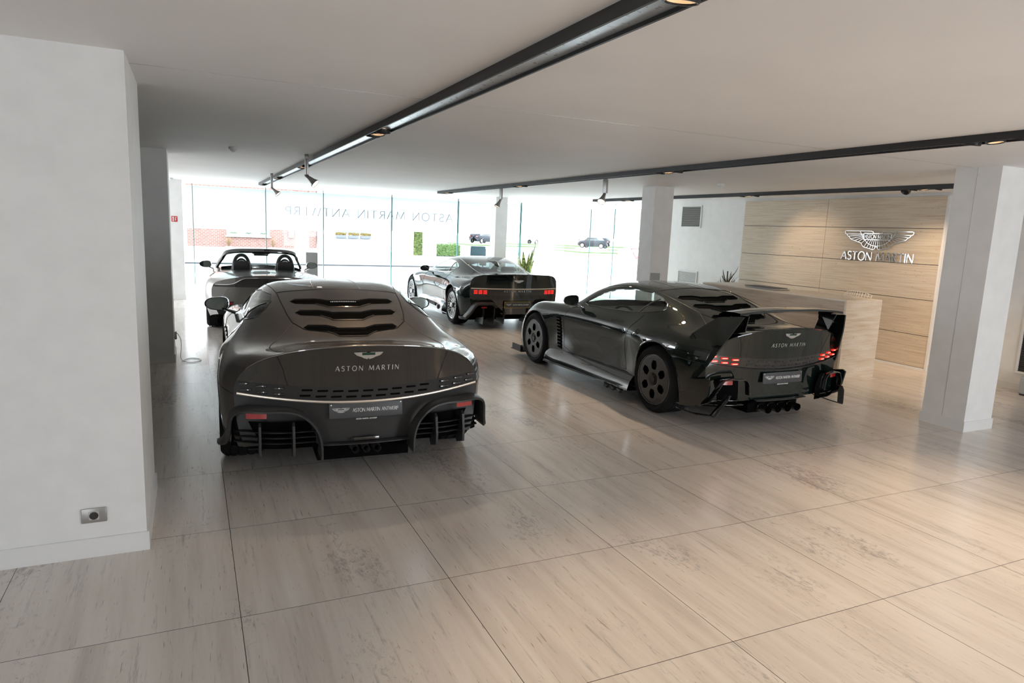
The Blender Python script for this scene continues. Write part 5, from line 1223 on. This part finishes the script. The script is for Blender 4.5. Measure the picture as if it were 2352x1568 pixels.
# ------------------------------------------------------------------ outside: street, houses, parked cars
MT['asphalt'] = noisy('pale_asphalt', (.20, .20, .205), (.24, .24, .245), 3)
MT['paving'] = noisy('grey_paving', (.22, .215, .21), (.26, .255, .25), 5)
MT['kerb'] = mat('dark_kerb', (.04, .04, .045), .8)
MT['brick'] = brick_mat('red_brick', (.15, .055, .045), (.19, .08, .065), (.24, .20, .18))
MT['brick2'] = brick_mat('pale_brick', (.22, .12, .10), (.25, .15, .12), (.27, .23, .2))
MT['render'] = noisy('white_render', (.80, .80, .79), (.84, .84, .83), 2)
MT['plinth'] = mat('pale_plinth', (.25, .25, .25), .8)
MT['grass'] = noisy('grass', (.045, .085, .02), (.08, .13, .035), 12)
MT['leaf'] = noisy('hedge_leaf', (.025, .05, .012), (.11, .13, .035), 9)
MT['paleframe'] = mat('white_window_frame', (.8, .8, .8), .5)
MT['curtain'] = mat('pale_curtain', (.16, .20, .22), .7)
GZ = -.12
struct(box_obj('pavement_near', (-30, 18.3, GZ-.2), (60, 21.8, GZ+.02), noisy('bounce_paving', (.42, .42, .41), (.48, .48, .47), 4)))  # coloured paler than the other paving to bounce sky light onto the ceiling
struct(box_obj('street', (-60, 21.8, GZ-.3), (200, 32.6, GZ-.06), MT['asphalt']))
struct(box_obj('side_street', (10.35, -6, GZ-.31), (200, 21.8, GZ-.07), MT['asphalt']))
struct(box_obj('kerb_far', (-40, 32.6, GZ-.2), (14.2, 32.85, GZ), MT['kerb']))
struct(box_obj('pavement_far', (-40, 32.85, GZ-.2), (14.2, 43.2, GZ), MT['paving']))
struct(box_obj('far_ground', (14.2, 32.6, GZ-.4), (260, 170, GZ-.055), MT['asphalt']))
g1_ = MB(); g1_.box((30, 76, GZ-.1), (44.5, 84, GZ+.06)); g1_.box((36, 60, GZ-.1), (46, 66.5, GZ+.05)); g1_.box((40, 88, GZ-.1), (75, 92, GZ+.08)); g1_.box((48, 66, GZ-.1), (72, 74, GZ+.05)); struct(g1_.obj('grass_verge', MT['grass']))
grey = -.38
# brick house: walls, plinth, windows, door
t = thing('brick_house', 'red brick house across the street behind the grey roadster', 'house', (0, 43, 0))
mb = MB(); mb.box((-.2, 0, .10), (5.70, 5, 6)); mb.obj('brick_wall', MT['brick'], t)
mb = MB(); mb.box((6.50, 0, .25), (6.92, 5, 6)); mb.box((5.72, .15, 2.4), (6.5, 5, 6)); mb.obj('brick_pier', MT['brick'], t)
mb = MB(); mb.box((-.21, -.06, -.35), (5.72, .0, .20)); mb.box((6.5, -.05, -.35), (6.92, 0, .25)); mb.obj('plinth', MT['plinth'], t)
w1 = MB(); w1.box((1.86, -.06, .86), (4.22, -.01, 2.2)); wf = w1.obj('window_frame', MT['paleframe'], t)
for a, b in ((1.98, 2.62), (2.80, 3.42), (3.62, 4.15)):
    q = MB(); q.box((a, -.07, .97), (b, -.06, 2.1)); q.obj('window_pane', MT['curtain'], wf)
    q = MB(); [q.tube([(a+.25, -.075, .97), (a+.25+.04*w, -.078, 1.03), (a+.25+.09*w, -.08, 1.05-.01*w*w)], .012, 4) for w in (-2, -1, 1, 2)]; q.obj('pot_plant_leaf', MT['leaf'], wf)
q = MB(); q.box((1.78, -.13, .78), (4.30, -.01, .86)); q.obj('window_sill', MT['spot'], t)
q = MB(); q.box((5.74, .0, .04), (6.48, .06, 2.3)); dd = q.obj('front_door', MT['paleframe'], t)
q = MB(); q.box((5.93, -.012, 1.08), (6.26, 0, 1.9)); q.prism([(5.93, .56), (6.05, .62), (6.17, .78), (6.22, .95), (5.93, .95)], .012, Matrix.Rotation(R(90), 4, 'X')); q.obj('door_glass', MT['curtain'], dd)
q = MB(); q.box((5.70, -.3, -.35), (6.5, 0, .04)); q.obj('door_step', MT['plinth'], t)
q = MB(); q.rbox((5.30, -.15, .82), (5.60, 0, 1.26), .02, 1); q.obj('mailbox', MT['spot'], t)
t = thing('brick_house', 'pale brick house at the far left beyond the street', 'house', (0, 43, 0))
mb = MB(); mb.box((-9, 0, -.35), (-.43, 5, 6)); mb.obj('brick_wall', MT['brick2'], t)
mb = MB(); mb.box((-2.6, -.06, .90), (-.95, -.01, 2.2)); wf = mb.obj('window_frame', MT['paleframe'], t)
mb = MB(); mb.box((-2.5, -.07, 1.0), (-1.05, -.06, 2.1)); mb.obj('window_pane', MT['curtain'], wf)
mb = MB(); mb.box((-.42, -.04, -.35), (-.26, .0, 6)); mb.obj('corner_trim', MT['render'], t)
# white house
t = thing('white_house', 'white rendered house across the street with flower boxes under the window', 'house', (0, 43, 0))
mb = MB(); mb.box((7.05, 0, -.35), (12.55, 5, 6)); mb.obj('house_wall', MT['render'], t)
mb = MB(); mb.box((7.05, -.05, -.35), (11.2, 0, .34)); mb.obj('plinth', MT['paleframe'], t)
mb = MB(); mb.box((6.94, -.12, -.3), (7.02, -.04, 6)); mb.obj('drain_pipe', MT['spot'], t)
mb = MB(); mb.box((7.80, -.10, .86), (10.28, 0, .915)); mb.obj('window_sill', MT['plinth'], t)
mb = MB(); mb.box((8.0, -.02, 1.25), (10.1, .0, 2.2)); mb.obj('window_pane', MT['curtain'], t)
mb = MB(); mb.box((11.3, -.4, -.35), (12.2, 0, .12)); mb.obj('door_step', MT['plinth'], t)
mb = MB(); mb.box((11.42, -.05, .78), (11.72, 0, .83)); mb.box((11.42, -.05, 1.0), (11.75, 0, 1.03)); mb.obj('letter_slots', MT['spot'], t)
for k, x in enumerate((8.05, 8.80, 9.56)):
    t = thing('flower_box', ('left', 'middle', 'right')[k]+' of three flower boxes on the sill of the white house', 'flower box', (x, 42.795, .92), group='flower boxes on the white house')
    mb = MB(); mb.rbox((0, -.09, 0), (.62, .09, .17), .01, 1); mb.obj('box', mat('slate_box', (.10, .11, .14), .7), t)
    mb = MB()
    for _ in range(150):
        a = Vector((rng.rand()*.66-.02, rng.rand()*.2-.1, .14+rng.rand()*.14)); mb.add([a, a+Vector((.05, .0, .03)), a+Vector((.02, 0, .07)), a+Vector((-.03, 0, .05))], [(0, 1, 2, 3)], False)
    o = mb.obj('flowers', bpy.data.materials.get('flower_mix') or noisy('flower_mix', (.05, .07, .015), (.20, .10, .03), 30), t); o['kind'] = 'stuff'
# hedges and pillars
def hedge(name, a, b, label, n, material='leaf'):
    mb = MB(); mb.box(a, b)
    for _ in range(n):
        f = rng.randint(3); p = Vector([a[i]+(b[i]-a[i])*rng.rand() for i in range(3)])
        if f == 0: p.y = a[1]
        elif f == 1: p.z = b[2]
        else: p.y = a[1]
        p += Vector(rng.randn(3)*.03); u = Vector(rng.randn(3)).normalized()*.05; v = u.cross(Vector(rng.randn(3))).normalized()*.035
        mb.add([p-u, p-v, p+u, p+v], [(0, 1, 2, 3)], False)
    return tag(mb.obj(name, MT[material]), label, 'hedge')
hedge('hedge', (13.0, 44.6, GZ), (14.15, 45.4, 2.3), 'tall yellow green hedge behind the garden gate beside the white house', 1500)
hedge('hedge', (15.1, 45.2, GZ), (17.1, 46.5, .62), 'low clipped hedge right of the white gate pillar', 900, 'grass')
t = thing('gate_pillar', 'white gate pillar between the two hedges across the street', 'pillar', (14.25, 43.9, GZ)); mb = MB(); mb.rbox((0, 0, 0), (.66, .6, 1.3), .01, 1); mb.obj('pillar_shaft', MT['render'], t); mb = MB(); mb.rbox((-.14, -.05, 0), (-.02, .05, 2.4), .01, 1); mb.obj('gate_post', mat('blue_grey_post', (.22, .28, .36), .6), t)
t = thing('house_pier', 'white corner wall of the white house beside the tall hedge', 'wall', (12.6, 43.2, GZ)); mb = MB(); mb.rbox((0, 0, -.2), (.5, .5, 3.5), .01, 1); mb.obj('pier_wall', MT['render'], t)
for k, x in enumerate((1.95, 4.35)):
    t = thing('grass_planter', ('left', 'right')[k]+' grey planter with dry ornamental grass before the brick house', 'planter', (x, 42.6, GZ), group='planters before the brick house')
    mb = MB(); mb.lathe([(0, 0), (.13, 0), (.17, .36), (.15, .36), (0, .30)], 16); mb.obj('planter_pot', MT['plinth'], t)
    mb = MB()
    for _ in range(60):
        a = rng.rand()*6.28; r = rng.rand()*.22; mb.tube([(0, 0, .3), (r*.5*math.cos(a), r*.5*math.sin(a), .55), (r*math.cos(a), r*math.sin(a), .62+rng.rand()*.3)], .006, 3)
    o = mb.obj('dry_grass', bpy.data.materials.get('dry_grass_blades') or mat('dry_grass_blades', (.20, .13, .07), .8), t); o['kind'] = 'stuff'
# parked cars far away: simple but whole
def street_car(loc, rz, label, col, suv=True):
    t = thing('parked_car', label, 'car', loc, rz); pm = mat('street_paint', col, .55, spec=.2)
    st = [(-2.15, '.70,.35 .80,.5 .84,.7 .84,.85 .80,.98 .72,1.05 .66,1.08 .5,1.10 .3,1.10 .15,1.10 0,1.10'), (-1.9, '.80,.3 .86,.5 .88,.7 .88,.85 .84,.98 .78,1.08 .72,1.25 .66,1.38 .5,1.42 .3,1.43 0,1.43'), (-1.2, '.84,.25 .88,.45 .90,.65 .90,.82 .87,.95 .82,1.02 .75,1.25 .68,1.45 .56,1.55 .3,1.58 0,1.58'), (0, '.84,.22 .88,.42 .90,.62 .90,.8 .87,.93 .82,1.0 .75,1.25 .68,1.48 .56,1.59 .3,1.62 0,1.62'), (.7, '.84,.22 .88,.42 .90,.62 .90,.78 .87,.9 .82,.97 .76,1.15 .70,1.30 .58,1.40 .3,1.44 0,1.45'), (1.2, '.84,.25 .88,.45 .90,.62 .89,.76 .86,.86 .80,.93 .74,.97 .66,1.0 .5,1.02 .3,1.04 0,1.05'), (1.9, '.80,.3 .84,.45 .86,.6 .84,.7 .80,.78 .74,.84 .66,.87 .56,.89 .4,.90 .2,.91 0,.91'), (2.2, '.6,.35 .64,.45 .65,.55 .63,.62 .58,.67 .52,.70 .45,.71 .35,.72 .25,.72 .1,.72 0,.72')]
    G = body_grid([(y, W(s)) for y, s in st], .15, .25, 40, 12); sk = Skin(G)
    for sg in (-1, 1):
        sk.cut('glass', [(-1.75, 1.08), (.95, 1.0), (.35, 1.42), (-1.3, 1.46)], (1, 2), test=lambda c, sg=sg: c.x*sg > .4, pad=.2)
        for yc in (-1.35, 1.35): sk.cut('arch', circle(yc, .33, .38, 20), (1, 2), test=lambda c, sg=sg: c.x*sg > .4 and c.z < .9, pad=.2)
    sk.drop('arch'); sk.build('body', 'body_shell', pm, t); sk.build2('glass', 'side_window', MT['darkglass'], t)
    for e, i in ((G[0], -.02), (G[-1], .02)):
        c = e.mean(0); mb = MB(); mb.grid(np.array([[tuple(p) for p in e], [tuple((p-c)*[.05, 1, .05]+c+[0, i, 0]) for p in e]])); mb.obj('end_panel', pm, t)
    for sg in (-1, 1):
        for yc in (-1.35, 1.35):
            w_ = tyre_mesh(.33, .22, .24).obj('wheel', MT['rubber'], t, (sg*.78, yc, .33)); q = MB(); q.lathe([(0, .02), (.1, .03), (.235, 0)], 16, Matrix.Translation((sg*.07, 0, 0)) @ Matrix.Rotation(R(90*sg), 4, 'Y')); q.obj('rim', MT['spot'], w_)
        q = MB(); q.rbox((sg*.62-.16, -2.2, .86), (sg*.62+.16, -2.08, .98), .02, 1); q.obj('tail_light', MT['redoff'], t)
street_car((49.3, 79.5, GZ), R(38), 'dark grey parked car on the grass verge seen through the right side windows', (.018, .02, .026))
street_car((36.6, 88, GZ), R(-60), 'dark parked car left of the far window column', (.025, .027, .034))
street_car((47.5, 92, GZ+.0), R(-75), 'white parked car between the two window columns', (.7, .7, .7))
street_car((55.2, 90, GZ+.0), R(-70), 'pale grey parked car directly above the snake plant', (.35, .37, .40))
# give way sign and street name board
t = thing('give_way_sign', 'red bordered white triangular road sign outside the right side windows', 'road sign', (17.75, 25, GZ), R(-35))
mb = MB(); mb.tube([(0, .03, 0), (0, .03, 1.4)], .03, 8); mb.obj('sign_post', bpy.data.materials['blue_grey_post'], t)
mb = MB(); mb.prism([(-.30, 1.38), (0, .86), (.30, 1.38)], .012, Matrix.Rotation(R(90), 4, 'X')); mb.obj('sign_face', MT['paleframe'], t)
mb = MB()
for a, b in (((-.27, 1.355), (0, .905)), ((0, .905), (.27, 1.355)), ((-.27, 1.355), (.27, 1.355))): mb.tube([(a[0], -.018, a[1]), (b[0], -.018, b[1])], .032, 4)
mb.obj('sign_border', bpy.data.materials['sign_red'], t)
t = thing('street_board', 'small grey street board on two posts beside the triangular sign', 'sign', (17.2, 25.1, GZ), R(-35)); mb = MB(); mb.rbox((-.32, -.01, 1.05), (.32, .01, 1.30), .01, 1); mb.obj('board_panel', mat('board_grey_green', (.18, .22, .22), .5), t)
mb = MB(); mb.tube([(0, .03, 0), (0, .03, 1.2)], .022, 6); mb.tube([(.14, .03, 0), (.14, .03, 1.8)], .022, 6); mb.obj('board_posts', bpy.data.materials['blue_grey_post'], t)
# traffic mirror frame seen over the slatted coupe
t = thing('framed_screen', 'framed bluish screen standing before the window above the dark coupe', 'screen', (6.84, 16.75, .0), R(-25))
mb = MB(); mb.rbox((-.205, -.02, 1.02), (.215, .02, 1.30), .02, 2); mb.obj('screen_frame', MT['grey'], t)
mb = MB(); mb.rbox((-.195, -.025, 1.12), (.195, -.018, 1.36), .015, 2); mb.obj('screen_glass', mat('screen_blue', (.12, .20, .25), .15), t)
mb = MB(); mb.tube([(0, .03, 0), (0, .03, 1.2)], .02, 8); mb.rbox((-.18, -.14, 0), (.18, .16, .012), .004, 1); mb.obj('screen_stand', MT['silver'], t)
